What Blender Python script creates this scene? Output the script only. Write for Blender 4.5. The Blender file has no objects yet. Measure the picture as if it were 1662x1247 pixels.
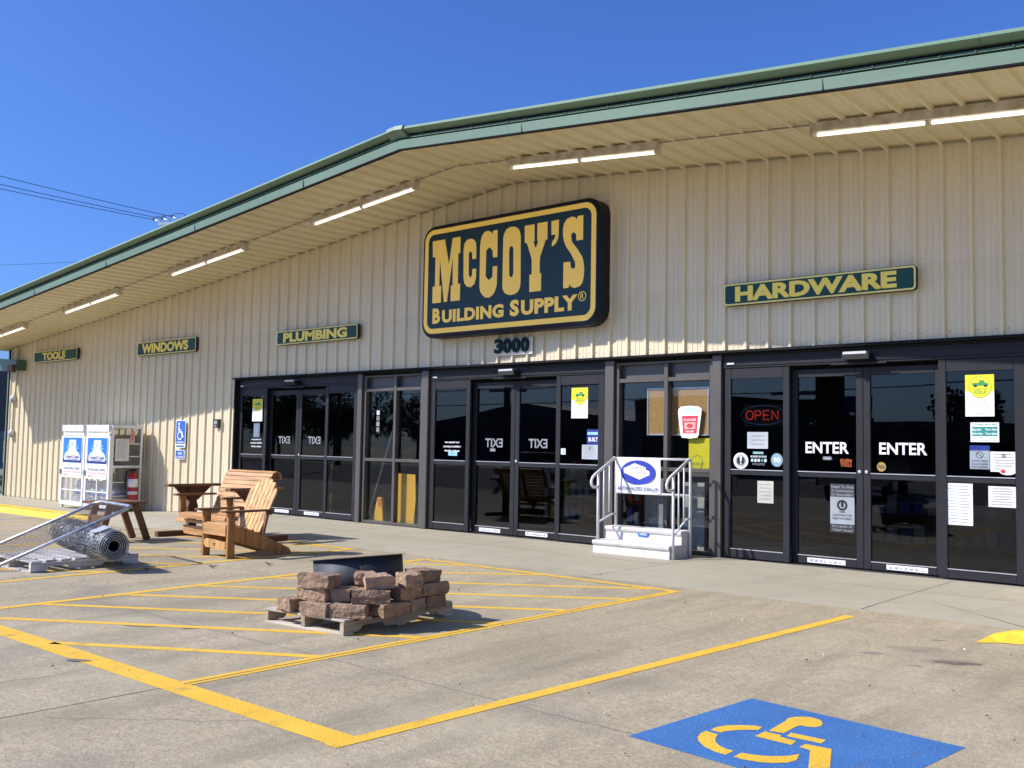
import bpy, bmesh, math, random
from mathutils import Vector, Matrix
from math import radians as R, sin, cos, pi
random.seed(11)
C = bpy.context.scene.collection
SC = bpy.context.scene
# ---------------------------------------------------------------- camera, sky, sun, exposure
cam = bpy.data.cameras.new('camera'); camo = bpy.data.objects.new('camera', cam); C.objects.link(camo)
fw = Vector((-0.65000, 0.75712, 0.06409)).normalized()
_yaw, _pit, _rol = 0.7092724158966875, 0.06413220449077497, 0.017727005125425438
fw = Vector((cos(_pit)*-sin(_yaw), cos(_pit)*cos(_yaw), sin(_pit)))
r0 = Vector((cos(_yaw), sin(_yaw), 0)); u0 = r0.cross(fw)
rt = r0*cos(_rol)+u0*sin(_rol); up = -r0*sin(_rol)+u0*cos(_rol)
mw = Matrix(((rt.x, up.x, -fw.x, 2.825), (rt.y, up.y, -fw.y, -11.494), (rt.z, up.z, -fw.z, 1.3977), (0, 0, 0, 1)))
camo.matrix_world = mw
cam.sensor_fit = 'HORIZONTAL'; cam.sensor_width = 36; cam.lens = 36*1586.15/1662; cam.clip_start = .05; cam.clip_end = 2000
SC.camera = camo
SUN = Vector((-1.97, -2.40, 2.49)).normalized()
wd = bpy.data.worlds.new('World'); SC.world = wd; wd.use_nodes = True
nt = wd.node_tree; nt.nodes.clear()
sky = nt.nodes.new('ShaderNodeTexSky'); sky.sky_type = 'NISHITA'; sky.sun_disc = False
sky.sun_elevation = math.asin(SUN.z); sky.sun_rotation = math.atan2(SUN.x, SUN.y)
sky.altitude = 200; sky.air_density = 1.0; sky.dust_density = 2.0; sky.ozone_density = 4.0
bg = nt.nodes.new('ShaderNodeBackground'); bg.inputs['Strength'].default_value = .100
wo = nt.nodes.new('ShaderNodeOutputWorld')
mx = nt.nodes.new('ShaderNodeMix'); mx.data_type = 'RGBA'; mx.blend_type = 'MULTIPLY'; mx.inputs[0].default_value = 1; mx.inputs[7].default_value = (.51, .80, 1.42, 1)
nt.links.new(sky.outputs[0], mx.inputs[6]); nt.links.new(mx.outputs[2], bg.inputs[0]); nt.links.new(bg.outputs[0], wo.inputs[0])
sl = bpy.data.lights.new('sun', 'SUN'); sl.energy = 4.5; sl.angle = R(.53); sl.color = (1, .94, .92)
so = bpy.data.objects.new('sun', sl); C.objects.link(so); so.rotation_euler = (-SUN).to_track_quat('-Z', 'Y').to_euler()
so.location = (-20, -30, 30)
SC.view_settings.view_transform = 'Standard'; SC.view_settings.look = 'None'; SC.view_settings.gamma = 1
SC.view_settings.exposure = .44

# ---------------------------------------------------------------- materials
MATS = {}
def M(name, col, rough=.6, metal=0., var=.12, scale=5., bump=0., bscale=40., emit=0., stretch=None, detail=4., spec=.5, col2=None, seed=0., coat=0.):
    if name in MATS: return MATS[name]
    m = bpy.data.materials.new(name); m.use_nodes = True; t = m.node_tree; b = t.nodes['Principled BSDF']
    tc = t.nodes.new('ShaderNodeTexCoord'); mp = t.nodes.new('ShaderNodeMapping')
    t.links.new(tc.outputs['Object'], mp.inputs[0]); mp.inputs['Location'].default_value = (seed, seed*.7, seed*1.3)
    if stretch: mp.inputs['Scale'].default_value = stretch
    n = t.nodes.new('ShaderNodeTexNoise'); n.inputs['Scale'].default_value = scale; n.inputs['Detail'].default_value = detail
    t.links.new(mp.outputs[0], n.inputs[0])
    cr = t.nodes.new('ShaderNodeValToRGB'); cr.color_ramp.elements[0].position = .3; cr.color_ramp.elements[1].position = .7
    c2 = col2 or tuple(min(1, c*(1+var)) for c in col); c1 = col if col2 else tuple(c*(1-var) for c in col)
    cr.color_ramp.elements[0].color = (*c1, 1); cr.color_ramp.elements[1].color = (*c2, 1)
    t.links.new(n.outputs[0], cr.inputs[0]); t.links.new(cr.outputs[0], b.inputs['Base Color'])
    b.inputs['Roughness'].default_value = rough; b.inputs['Metallic'].default_value = metal
    b.inputs['Specular IOR Level'].default_value = spec
    if coat: b.inputs['Coat Weight'].default_value = coat
    if bump:
        n2 = t.nodes.new('ShaderNodeTexNoise'); n2.inputs['Scale'].default_value = bscale; n2.inputs['Detail'].default_value = 3
        t.links.new(mp.outputs[0], n2.inputs[0]); bp = t.nodes.new('ShaderNodeBump'); bp.inputs['Strength'].default_value = bump; bp.inputs['Distance'].default_value = .02
        t.links.new(n2.outputs[0], bp.inputs['Height']); t.links.new(bp.outputs[0], b.inputs['Normal'])
    if emit:
        t.links.new(cr.outputs[0], b.inputs['Emission Color']); b.inputs['Emission Strength'].default_value = emit
    MATS[name] = m; return m

class NT:
    def __init__(s, name):
        s.m = bpy.data.materials.new(name); s.m.use_nodes = True; s.t = s.m.node_tree; s.b = s.t.nodes['Principled BSDF']; MATS[name] = s.m
    def n(s, k, **kw):
        x = s.t.nodes.new(k)
        for a, v in kw.items():
            if a.startswith('_'): setattr(x, a[1:], v)
            else: x.inputs[a].default_value = v
        return x
    def l(s, a, b): s.t.links.new(a, b)
    def noise(s, vec, scale, detail=4, rough=.5):
        x = s.n('ShaderNodeTexNoise', Scale=scale, Detail=detail, Roughness=rough); s.l(vec, x.inputs['Vector']); return x.outputs[0]
    def ramp(s, fac, stops):
        x = s.n('ShaderNodeValToRGB'); e = x.color_ramp.elements
        while len(e) < len(stops): e.new(.5)
        for i, (p, c) in enumerate(stops): e[i].position = p; e[i].color = (*c, 1) if len(c) == 3 else c
        s.l(fac, x.inputs[0]); return x.outputs[0]
    def mix(s, fac, a, b, mode='MIX'):
        x = s.n('ShaderNodeMix', _data_type='RGBA', _blend_type=mode)
        if isinstance(fac, (int, float)): x.inputs[0].default_value = fac
        else: s.l(fac, x.inputs[0])
        for i, v in ((6, a), (7, b)):
            if isinstance(v, tuple): x.inputs[i].default_value = (*v, 1)
            else: s.l(v, x.inputs[i])
        return x.outputs[2]
    def bump(s, h, strength, dist=.01):
        x = s.n('ShaderNodeBump', Strength=strength, Distance=dist); s.l(h, x.inputs['Height']); s.l(x.outputs[0], s.b.inputs['Normal'])

def g3(v): return (v, v, v)
def mat_lot():
    k = NT('lot_concrete'); P = k.n('ShaderNodeNewGeometry').outputs['Position']
    big = k.noise(P, .35, 5, .6); mid = k.noise(P, 2.2, 6, .65); fine = k.noise(P, 45, 3, .7)
    vo = k.n('ShaderNodeTexVoronoi', Scale=95.); k.l(P, vo.inputs['Vector'])
    c = k.ramp(big, [(.3, (.328, .270, .166)), (.7, (.408, .342, .222))])
    c = k.mix(k.ramp(mid, [(.35, g3(0)), (.72, g3(.8))]), c, (.285, .243, .152))
    c = k.mix(.75, c, k.ramp(fine, [(.3, g3(.34)), (.68, g3(.68))]), 'OVERLAY'); f2 = k.noise(P, 16, 4, .7); c = k.mix(.6, c, k.ramp(f2, [(.3, g3(.36)), (.7, g3(.64))]), 'OVERLAY')
    agg = k.mix(.5, (.5, .5, .5), vo.outputs['Color'])
    hsv = k.n('ShaderNodeHueSaturation', Saturation=.25); k.l(agg, hsv.inputs['Color'])
    c = k.mix(.34, c, hsv.outputs[0], 'OVERLAY')
    mp = k.n('ShaderNodeMapping'); mp.inputs['Scale'].default_value = (2.2, .35, 1); k.l(P, mp.inputs[0])
    tr = k.noise(mp.outputs[0], 1.1, 6, .62); c = k.mix(k.ramp(tr, [(.47, g3(0)), (.68, g3(.7))]), c, (.225, .193, .122))
    pl = k.noise(P, .75, 7, .7); c = k.mix(k.ramp(pl, [(.52, g3(0)), (.70, g3(.5))]), c, (.43, .382, .25))
    oil = k.noise(P, .9, 2, .4); c = k.mix(k.ramp(oil, [(.60, g3(0)), (.75, g3(.45))]), c, (.16, .145, .125))
    k.l(c, k.b.inputs['Base Color']); k.b.inputs['Roughness'].default_value = .88
    k.bump(vo.outputs['Distance'], .35, .005); return k.m
def mat_walk():
    k = NT('sidewalk_concrete'); P = k.n('ShaderNodeNewGeometry').outputs['Position']
    mp = k.n('ShaderNodeMapping'); mp.inputs['Scale'].default_value = (.5, 1.6, 1); k.l(P, mp.inputs[0])
    big = k.noise(mp.outputs[0], .8, 5, .6); mid = k.noise(P, 5, 6, .6); fine = k.noise(P, 60, 3, .6)
    c = k.ramp(big, [(.3, (.345, .312, .218)), (.7, (.42, .384, .275))])
    c = k.mix(k.ramp(mid, [(.4, g3(0)), (.75, g3(.5))]), c, (.315, .288, .208))
    mq = k.n('ShaderNodeMapping'); mq.inputs['Scale'].default_value = (1.2, .5, 1); mq.inputs['Rotation'].default_value = (0, 0, .6); k.l(P, mq.inputs[0]); st = k.noise(mq.outputs[0], 1.6, 6, .65); c = k.mix(k.ramp(st, [(.52, g3(0)), (.7, g3(.5))]), c, (.265, .243, .18))
    c = k.mix(.3, c, k.ramp(fine, [(.3, g3(.4)), (.7, g3(.6))]), 'OVERLAY')
    k.l(c, k.b.inputs['Base Color']); k.b.inputs['Roughness'].default_value = .8
    k.bump(fine, .15, .004); return k.m
def mat_paint(name, col, col2, thr=.66):
    k = NT(name); P = k.n('ShaderNodeNewGeometry').outputs['Position']
    a = k.noise(P, 3, 5, .6); f = k.noise(P, 55, 4, .75); vo = k.n('ShaderNodeTexVoronoi', Scale=95.); k.l(P, vo.inputs['Vector'])
    c = k.ramp(a, [(.3, col), (.7, col2)])
    wear = k.ramp(f, [(thr, g3(0)), (thr+.08, g3(.8))])
    c = k.mix(wear, c, (.34, .30, .25)); c = k.mix(.18, c, k.ramp(f, [(.3, g3(.3)), (.7, g3(.7))]), 'OVERLAY')
    mp = k.n('ShaderNodeMapping'); mp.inputs['Scale'].default_value = (1.4, .7, 1); mp.inputs['Rotation'].default_value = (0, 0, .7); k.l(P, mp.inputs[0]); sc_ = k.noise(mp.outputs[0], 4.5, 7, .7); c = k.mix(k.ramp(sc_, [(.56, g3(0)), (.72, g3(.6))]), c, (.10, .09, .075))
    k.l(c, k.b.inputs['Base Color']); k.b.inputs['Roughness'].default_value = .7; k.bump(vo.outputs['Distance'], .4, .005); return k.m
def mat_wallpaint(name, c1, c2, rough=.45, streak=.5):
    k = NT(name); P = k.n('ShaderNodeNewGeometry').outputs['Position']
    mp = k.n('ShaderNodeMapping'); mp.inputs['Scale'].default_value = (7, 7, .5); k.l(P, mp.inputs[0])
    s = k.noise(mp.outputs[0], 1.3, 5, .6); b = k.noise(P, .5, 4, .5); f = k.noise(P, 30, 3, .6)
    c = k.ramp(b, [(.3, c1), (.7, c2)])
    c = k.mix(k.ramp(s, [(.45, g3(0)), (.8, g3(streak))]), c, tuple(v*.8 for v in c1))
    k.l(c, k.b.inputs['Base Color']); k.b.inputs['Roughness'].default_value = rough; k.bump(f, .05, .004); return k.m
def mat_glass(name, tint):
    k = NT(name); k.t.nodes.remove(k.b); o = [n for n in k.t.nodes if n.type == 'OUTPUT_MATERIAL'][0]
    lw = k.n('ShaderNodeLayerWeight', Blend=.5); pw = k.n('ShaderNodeMath', _operation='POWER'); pw.inputs[1].default_value = 5.
    k.l(lw.outputs['Facing'], pw.inputs[0]); ma = k.n('ShaderNodeMath', _operation='MULTIPLY_ADD'); k.l(pw.outputs[0], ma.inputs[0])
    ma.inputs[1].default_value = .94; ma.inputs[2].default_value = .034
    tr = k.n('ShaderNodeBsdfTransparent'); tr.inputs[0].default_value = (*tint, 1)
    gl = k.n('ShaderNodeBsdfGlossy', Roughness=.0); gl.inputs[0].default_value = (.95, .97, 1, 1)
    P = k.n('ShaderNodeTexCoord').outputs['Object']; nz = k.noise(P, .9, 1); bp = k.n('ShaderNodeBump', Strength=.06, Distance=.02); k.l(nz, bp.inputs['Height']); k.l(bp.outputs[0], gl.inputs['Normal'])
    mx = k.n('ShaderNodeMixShader'); k.l(ma.outputs[0], mx.inputs[0]); k.l(tr.outputs[0], mx.inputs[1]); k.l(gl.outputs[0], mx.inputs[2]); k.l(mx.outputs[0], o.inputs[0]); return k.m
def vary(m, lo=.78, hi=1.16):   # boards and blocks differ a little from piece to piece
    t = m.node_tree; b = t.nodes['Principled BSDF']; src = b.inputs['Base Color'].links[0].from_socket
    oi = t.nodes.new('ShaderNodeObjectInfo'); mr = t.nodes.new('ShaderNodeMapRange'); mr.inputs[3].default_value = lo; mr.inputs[4].default_value = hi
    t.links.new(oi.outputs['Random'], mr.inputs[0]); hs = t.nodes.new('ShaderNodeHueSaturation'); t.links.new(mr.outputs[0], hs.inputs['Value']); t.links.new(src, hs.inputs['Color']); t.links.new(hs.outputs[0], b.inputs['Base Color']); return m
def wood(name, col, axis, rough=.6, var=.4):
    st = [26, 26, 26]; st['xyz'.index(axis)] = 1.6
    return vary(M(name, col, rough, var=var, scale=1., stretch=tuple(st), detail=5, bump=.15, bscale=1.5))

m_lot = mat_lot(); m_walk = mat_walk()
m_yel = mat_paint('yellow_road_paint', (.74, .43, .03), (.81, .495, .045), .61); m_yelk = mat_paint('yellow_kerb_paint', (.72, .48, .025), (.80, .56, .035), .66)
m_blue = mat_paint('blue_road_paint', (.030, .130, .335), (.046, .168, .40), .60)
m_joint = M('joint_filler', (.10, .088, .072), .9); m_stain = M('oil_stain', (.15, .125, .10), .6, var=.15, scale=14); m_stain2 = M('faded_oil_stain', (.25, .215, .17), .8, var=.12, scale=14); m_stain3 = M('faint_smudge', (.285, .24, .155), .85, var=.10, scale=9, bump=.2, bscale=90); m_crack = M('hairline_crack', (.20, .17, .13), .9)
m_wall = mat_wallpaint('cream_steel_panel', (.688, .592, .392), (.74, .645, .436)); m_wall2 = mat_wallpaint('cream_upper_panel', (.72, .62, .43), (.77, .67, .47)); m_soff = mat_wallpaint('cream_soffit_panel', (.71, .617, .40), (.76, .667, .445), .5, .3)
m_green = mat_wallpaint('green_trim_paint', (.130, .205, .138), (.158, .242, .165), .45, .25); m_rake = mat_wallpaint('rake_green_paint', (.150, .235, .148), (.178, .272, .175), .45, .25); m_dgreen = M('dark_green_trim', (.055, .115, .09), .4)
m_frame = M('dark_anodised_frame', (.023, .023, .025), .5, spec=.22, var=.1, scale=3); m_bronze = M('bronze_frame', (.088, .079, .067), .4, var=.1, scale=3)
m_black = M('black_rubber', (.008, .008, .009), .7); m_flash = M('flashing_and_gap_black', (.010, .010, .013), .8, spec=.2)
m_glass = mat_glass('tinted_glass', (.88, .90, .90)); m_glassd = mat_glass('dark_tinted_glass', (.50, .52, .52))
m_white = M('white_paint', (.78, .78, .76), .4, var=.06); m_wprint = M('white_print', (.80, .80, .78), .5, var=.03); m_offw = M('off_white_paper', (.66, .65, .60), .7, var=.05)
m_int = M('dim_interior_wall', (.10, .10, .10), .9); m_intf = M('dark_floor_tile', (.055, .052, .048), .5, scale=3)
m_navy = M('navy_sign_face', (.008, .034, .042), .38, var=.08, spec=.25); m_sgreen = M('sign_green', (.008, .062, .055), .45, var=.1, spec=.25); m_syel = M('sign_yellow', (.86, .55, .075), .40, var=.04, scale=2, emit=.15); m_syel2 = M('sign_lemon_yellow', (.95, .74, .11), .45, var=.03)  # m_syel carries a small added glow that brightens the store sign's yellow
m_rim = M('navy_sign_rim', (.006, .008, .020), .45, spec=.25)
m_galv = M('galvanised_steel', (.50, .52, .54), .38, .85, var=.2, scale=12); m_wire = M('galvanised_wire', (.36, .38, .39), .45, .7, var=.3, scale=20)
m_dsteel = M('dark_fire_ring_steel', (.045, .05, .055), .62, .35, var=.35, scale=4, bump=.1, bscale=9)
m_rust = M('rusty_light_housing', (.42, .34, .24), .6, var=.4, scale=9, col2=(.66, .60, .49)); m_tube = M('lit_fluorescent_tube', (1., .97, .88), .4, var=.01, emit=1.0)
m_cond = M('grey_conduit', (.30, .26, .20), .5, var=.2)
m_red = M('extinguisher_red', (.36, .012, .02), .3, var=.1); m_ink = M('black_print', (.015, .015, .018), .6); m_grey = M('grey_print', (.30, .31, .32), .6); m_lgrey = M('light_grey_paint', (.52, .53, .53), .45, var=.08)
m_pblue = M('poster_blue', (.015, .17, .52), .4, var=.3, scale=1.5); m_plight = M('poster_pale_blue', (.30, .58, .80), .4, var=.1); m_pdark = M('poster_navy', (.012, .03, .20), .4); m_pred = M('print_red', (.60, .03, .05), .5); m_pyel = M('poster_yellow', (.80, .66, .015), .45, var=.04); m_pgreen = M('print_green', (.05, .30, .07), .5); m_teal = M('print_teal', (.02, .25, .22), .5)
m_ada = M('sign_blue', (.025, .12, .48), .4, var=.08); m_orange = M('print_orange', (.55, .12, .02), .5); m_gold = M('sticker_gold', (.36, .25, .06), .5)
m_frost = M('frosted_lettering', (.24, .25, .26), .6, var=.05); m_haz = M('hazy_sticker', (.16, .19, .21), .6, var=.1)
m_conc = M('cast_concrete_step', (.62, .60, .565), .8, var=.1, scale=4, bump=.25, bscale=35); m_rail = M('white_rail_paint', (.70, .70, .68), .35, var=.06)
m_wx = wood('stained_cedar_lengthwise', (.50, .265, .10), 'x'); m_wy = wood('stained_cedar_cross', (.37, .15, .043), 'y'); m_wz = wood('stained_cedar_upright', (.57, .32, .105), 'z'); m_wd = wood('shade_toned_dark_cedar', (.10, .04, .016), 'y'); m_wlz = wood('stained_cedar_leg', (.36, .17, .045), 'z'); m_wtab = wood('weathered_brown_wood', (.175, .078, .035), 'y')  # m_wd: dark cedar toned still darker to paint in the end frames' shade
m_px = wood('grey_pallet_wood_long', (.50, .44, .35), 'x', .85); m_py = wood('grey_pallet_wood_cross', (.36, .285, .19), 'y', .85)
m_pwx = wood('pale_pallet_wood_long', (.44, .42, .38), 'x', .85); m_pwy = wood('pale_pallet_wood_cross', (.52, .50, .46), 'y', .85)
m_stone = [vary(M('tan_block_%s' % k, c, .92, var=.30, scale=9, bump=1., bscale=30, seed=i*3.3), .82, 1.18) for i, (k, c) in enumerate((('pink', (.345, .225, .140)), ('brown', (.31, .215, .135)), ('dusk', (.28, .185, .115))))]
m_boardy = M('yellow_board', (.70, .38, .02), .6, var=.05); m_cork = M('cork', (.44, .25, .09), .9, var=.2, scale=30); m_alu = M('aluminium_edge', (.55, .55, .54), .4, .6)
m_neonr = M('red_neon', (1., .05, .05), .4, var=.01, emit=.8); m_neonb = M('blue_neon', (.03, .12, .35), .4, var=.01, emit=.04)

# ---------------------------------------------------------------- mesh helpers
def text_geo(s, font_off=.0, spacing=1.):
    key = (s, font_off, spacing)
    if key in text_geo.c: return text_geo.c[key]
    cu = bpy.data.curves.new('txt', 'FONT'); cu.body = s; cu.offset = font_off; cu.space_character = spacing; cu.resolution_u = 3
    ob = bpy.data.objects.new('txt', cu); C.objects.link(ob)
    dg = bpy.context.evaluated_depsgraph_get(); me = bpy.data.meshes.new_from_object(ob.evaluated_get(dg))
    v = [(a.co.x, a.co.y) for a in me.vertices]; f = [tuple(p.vertices) for p in me.polygons]
    bpy.data.objects.remove(ob); bpy.data.curves.remove(cu); bpy.data.meshes.remove(me)
    x0 = min(a for a, b in v); x1 = max(a for a, b in v); y0 = min(b for a, b in v); y1 = max(b for a, b in v)
    r = ([(a-x0, b-y0) for a, b in v], f, x1-x0, y1-y0); text_geo.c[key] = r; return r
text_geo.c = {}
def poly_geo(loops):
    cu = bpy.data.curves.new('pg', 'CURVE'); cu.dimensions = '2D'; cu.fill_mode = 'BOTH'
    for lp in loops:
        sp = cu.splines.new('POLY'); sp.points.add(len(lp)-1); sp.use_cyclic_u = True
        for i, (a, b) in enumerate(lp): sp.points[i].co = (a, b, 0, 1)
    ob = bpy.data.objects.new('pg', cu); C.objects.link(ob); dg = bpy.context.evaluated_depsgraph_get()
    me = bpy.data.meshes.new_from_object(ob.evaluated_get(dg)); v = [(a.co.x, a.co.y) for a in me.vertices]; f = [tuple(p.vertices) for p in me.polygons]
    bpy.data.objects.remove(ob); bpy.data.curves.remove(cu); bpy.data.meshes.remove(me); return v, f

class MB:
    def __init__(s): s.v = []; s.f = []; s.mi = []; s.m = []; s.smooth = []
    def _m(s, m):
        if m not in s.m: s.m.append(m)
        return s.m.index(m)
    def add(s, vs, fs, m=None, T=None, smooth=False):
        o = len(s.v); s.v += [tuple(T @ Vector(a)) if T else tuple(a) for a in vs]; k = s._m(m)
        for f in fs: s.f.append(tuple(i+o for i in f)); s.mi.append(k); s.smooth.append(smooth)
        return s
    def box(s, x0, x1, y0, y1, z0, z1, m=None, T=None):
        if x0 > x1: x0, x1 = x1, x0
        if y0 > y1: y0, y1 = y1, y0
        if z0 > z1: z0, z1 = z1, z0
        vs = [(x, y, z) for z in (z0, z1) for y in (y0, y1) for x in (x0, x1)]
        return s.add(vs, [(0, 2, 3, 1), (4, 5, 7, 6), (0, 1, 5, 4), (2, 6, 7, 3), (0, 4, 6, 2), (1, 3, 7, 5)], m, T)
    def bbox(s, x0, x1, y0, y1, z0, z1, m=None, T=None, b=.004):   # box with chamfered edges
        if x0 > x1: x0, x1 = x1, x0
        if y0 > y1: y0, y1 = y1, y0
        if z0 > z1: z0, z1 = z1, z0
        bm = bmesh.new(); bmesh.ops.create_cube(bm, size=1)
        for v in bm.verts: v.co = ((v.co.x+.5)*(x1-x0)+x0, (v.co.y+.5)*(y1-y0)+y0, (v.co.z+.5)*(z1-z0)+z0)
        bmesh.ops.bevel(bm, geom=bm.edges[:], offset=min(b, .45*min(x1-x0, y1-y0, z1-z0)), segments=1, affect='EDGES')
        bm.verts.ensure_lookup_table(); bm.verts.index_update()
        s.add([v.co[:] for v in bm.verts], [tuple(v.index for v in f.verts) for f in bm.faces], m, T); bm.free(); return s
    def bar(s, a, b, w, h, m=None, upv=(0, 0, 1), b_=.003):   # rectangular bar between two points
        a = Vector(a); b = Vector(b); d = b-a; L = d.length; x = d.normalized(); y = Vector(upv).cross(x).normalized(); z = x.cross(y)
        T = Matrix(((x.x, y.x, z.x, a.x), (x.y, y.y, z.y, a.y), (x.z, y.z, z.z, a.z), (0, 0, 0, 1)))
        return s.bbox(0, L, -w/2, w/2, -h/2, h/2, m, T, b_)
    def tube(s, pts, r, n=6, m=None, cap=True, smooth=True):
        pts = [Vector(p) for p in pts]; rings = []; o = len(s.v); prev = None
        for i, p in enumerate(pts):
            d = (pts[min(i+1, len(pts)-1)]-pts[max(i-1, 0)]).normalized()
            if prev is None: q = d.orthogonal().normalized()
            else:
                q = prev-d*prev.dot(d); q = q.normalized() if q.length > 1e-6 else d.orthogonal().normalized()
            prev = q; w = d.cross(q)
            rr = r[i] if isinstance(r, (list, tuple)) else r
            rings.append([p+(q*cos(2*pi*k/n)+w*sin(2*pi*k/n))*rr for k in range(n)])
        vs = [v for rg in rings for v in rg]; fs = []
        for i in range(len(pts)-1):
            for k in range(n): fs.append((i*n+k, i*n+(k+1) % n, (i+1)*n+(k+1) % n, (i+1)*n+k))
        if cap: fs.append(tuple(range(n))[::-1]); fs.append(tuple((len(pts)-1)*n+k for k in range(n)))
        return s.add(vs, fs, m, None, smooth)
    def lathe(s, prof, n=16, m=None, T=None, smooth=True):
        vs = [(r*cos(2*pi*k/n), r*sin(2*pi*k/n), z) for r, z in prof for k in range(n)]; fs = []
        for i in range(len(prof)-1):
            for k in range(n): fs.append((i*n+k, i*n+(k+1) % n, (i+1)*n+(k+1) % n, (i+1)*n+k))
        fs.append(tuple(range(n))[::-1]); fs.append(tuple((len(prof)-1)*n+k for k in range(n)))
        return s.add(vs, fs, m, T, smooth)
    def prism(s, poly, a, b, m=None, T=None):   # poly in XZ, extruded along Y
        n = len(poly); vs = [(x, a, z) for x, z in poly]+[(x, b, z) for x, z in poly]
        fs = [tuple(range(n)), tuple(range(2*n-1, n-1, -1))]+[(i, i+n, (i+1) % n+n, (i+1) % n) for i in range(n)]
        return s.add(vs, fs, m, T)
    def wall_text(s, txt, x0, x1, z0, z1, y, m, off=.0, mirror=False, keep=False, spacing=1.):   # text on a plane facing -Y
        v, f, w, h = text_geo(txt, off, spacing)
        sx = (x1-x0)/w; sz = (z1-z0)/h
        if keep: sx = min(sx, sz*keep); x0 = (x0+x1)/2-w*sx/2
        return s.add([((x0+(w-a if mirror else a)*sx), y, z0+b*sz) for a, b in v], f, m)
    def wall_poly(s, loops, y, m, ex=0):
        v, f = poly_geo(loops); s.add([(a, y, b) for a, b in v], f, m)
        if ex:
            for lp in loops:
                n = len(lp); s.add([(a, y, b) for a, b in lp]+[(a, y+ex, b) for a, b in lp], [(i, (i+1) % n, (i+1) % n+n, i+n) for i in range(n)], m)
        return s
    def rect(s, x0, x1, z0, z1, y, m): return s.add([(x0, y, z0), (x1, y, z0), (x1, y, z1), (x0, y, z1)], [(0, 1, 2, 3)], m)
    def disc(s, x, z, rx, rz, y, m, n=20, r0=0):
        if not r0: return s.add([(x+rx*cos(2*pi*k/n), y, z+rz*sin(2*pi*k/n)) for k in range(n)], [tuple(range(n))], m)
        vs = [(x+rx*q*cos(2*pi*k/n), y, z+rz*q*sin(2*pi*k/n)) for q in (1, r0) for k in range(n)]
        return s.add(vs, [(k, (k+1) % n, (k+1) % n+n, k+n) for k in range(n)], m)
    def build(s, name, mat=None, parent=None, world=True):
        me = bpy.data.meshes.new(name); me.from_pydata(s.v, [], s.f)
        for m in s.m: me.materials.append(m or mat)
        me.polygons.foreach_set('material_index', s.mi); me.polygons.foreach_set('use_smooth', s.smooth); me.update()
        bm = bmesh.new(); bm.from_mesh(me); bmesh.ops.recalc_face_normals(bm, faces=bm.faces[:]); bm.to_mesh(me); bm.free()
        o = bpy.data.objects.new(name, me); C.objects.link(o)
        if parent:
            o.parent = parent
            if world: o.matrix_parent_inverse = WM(parent).inverted()
        return o
def WM(o):
    m = Matrix.Translation(o.location) @ o.rotation_euler.to_matrix().to_4x4()
    if o.parent: m = WM(o.parent) @ o.matrix_parent_inverse @ m
    return m
def tag(o, label=None, cat=None, group=None, kind=None):
    if label: o['label'] = label
    if cat: o['category'] = cat
    if group: o['group'] = group
    if kind: o['kind'] = kind
    return o
def thing(name, label, cat, loc=(0, 0, 0), rz=0, group=None):
    o = bpy.data.objects.new(name, None); C.objects.link(o); o.location = loc; o.rotation_euler = (0, 0, rz); o.empty_display_size = .2
    return tag(o, label, cat, group)
def struct(o): o['kind'] = 'structure'; return o
def copy_tree(o, parent=None):
    c = o.copy(); C.objects.link(c)
    if parent: c.parent = parent
    for ch in list(o.children): copy_tree(ch, c)
    return c

# ---------------------------------------------------------------- ground
def zlot(x): return -.34*min(1, max(0, (-x-10.5)/8))
def zwalk(x): return -.195*min(1, max(0, (-13.2-x)/4.6))
def zg(x, y):
    t = min(1, max(0, (y+2.75)/1.0))
    if x > -16.4: return zlot(x)*(1-t)+zwalk(x)*t+(.004 if y > -2.75 else 0)
    return zwalk(x) if y > -1.75 else zlot(x)
def grid(xs, ys, zf):
    n = len(ys); return [(x, y, zf(x, y)) for x in xs for y in ys], [(i*n+j, (i+1)*n+j, (i+1)*n+j+1, i*n+j+1) for i in range(len(xs)-1) for j in range(len(ys)-1)]
XS = [-600, -200, -80, -40, -30]+[-26+.5*i for i in range(33)]+[-9, -5, 0, 5, 12, 40, 200, 600]
mb = MB(); mb.add(*grid(XS, [-600, -200, -60, -20, -9, -5, -1.7], lambda x, y: zlot(x)), m_lot); struct(mb.build('parking_lot'))
mb = MB(); mb.add([(-600, -46, -.336), (600, -46, .004), (600, -17.5, .004), (-10.5, -17.5, .004), (-18.5, -17.5, -.336), (-600, -17.5, -.336)], [(0, 1, 2, 3, 4, 5)], M('asphalt', (.055, .053, .05), .9, scale=3)) if False else mb.add(*grid([-600, -80, -30, -18.5, -10.5, 0, 600], [-46, -17.5], lambda x, y: zlot(x)+.004), M('asphalt', (.055, .053, .05), .9, scale=3)); struct(mb.build('road'))
mb = MB(); mb.add(*grid([-600, -200, -80, -30, -26.4], [-1.7, 20, 100, 600], lambda x, y: -.36), M('far_dry_ground', (.20, .18, .12), .9, scale=.3)); mb.add(*grid([12, 40, 200, 600], [-1.7, 20, 100, 600], lambda x, y: -.02), MATS['far_dry_ground']); mb.add(*grid([-26.4, -10, 12], [30, 100, 600], lambda x, y: -.3), MATS['far_dry_ground']); struct(mb.build('ground'))
mb = MB()
xs = [-16.4+.4*i for i in range(42)]+[.6, .95]
mb.add(*grid(xs, [-2.75, -2.25, -1.75], lambda x, y: zg(x, y)+.0001), m_walk)
mb.add(*grid([-26.4, -24, -21, -18]+xs, [-1.75, -.8, .3], lambda x, y: zwalk(x)+.004), m_walk)
mb.add(*grid([.95, 1.5, 3, 8, 12], [-3.3, -1.75, .3], lambda x, y: .004+.10*min(1, max(0, (x-.95)/1.1))), m_walk)
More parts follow.
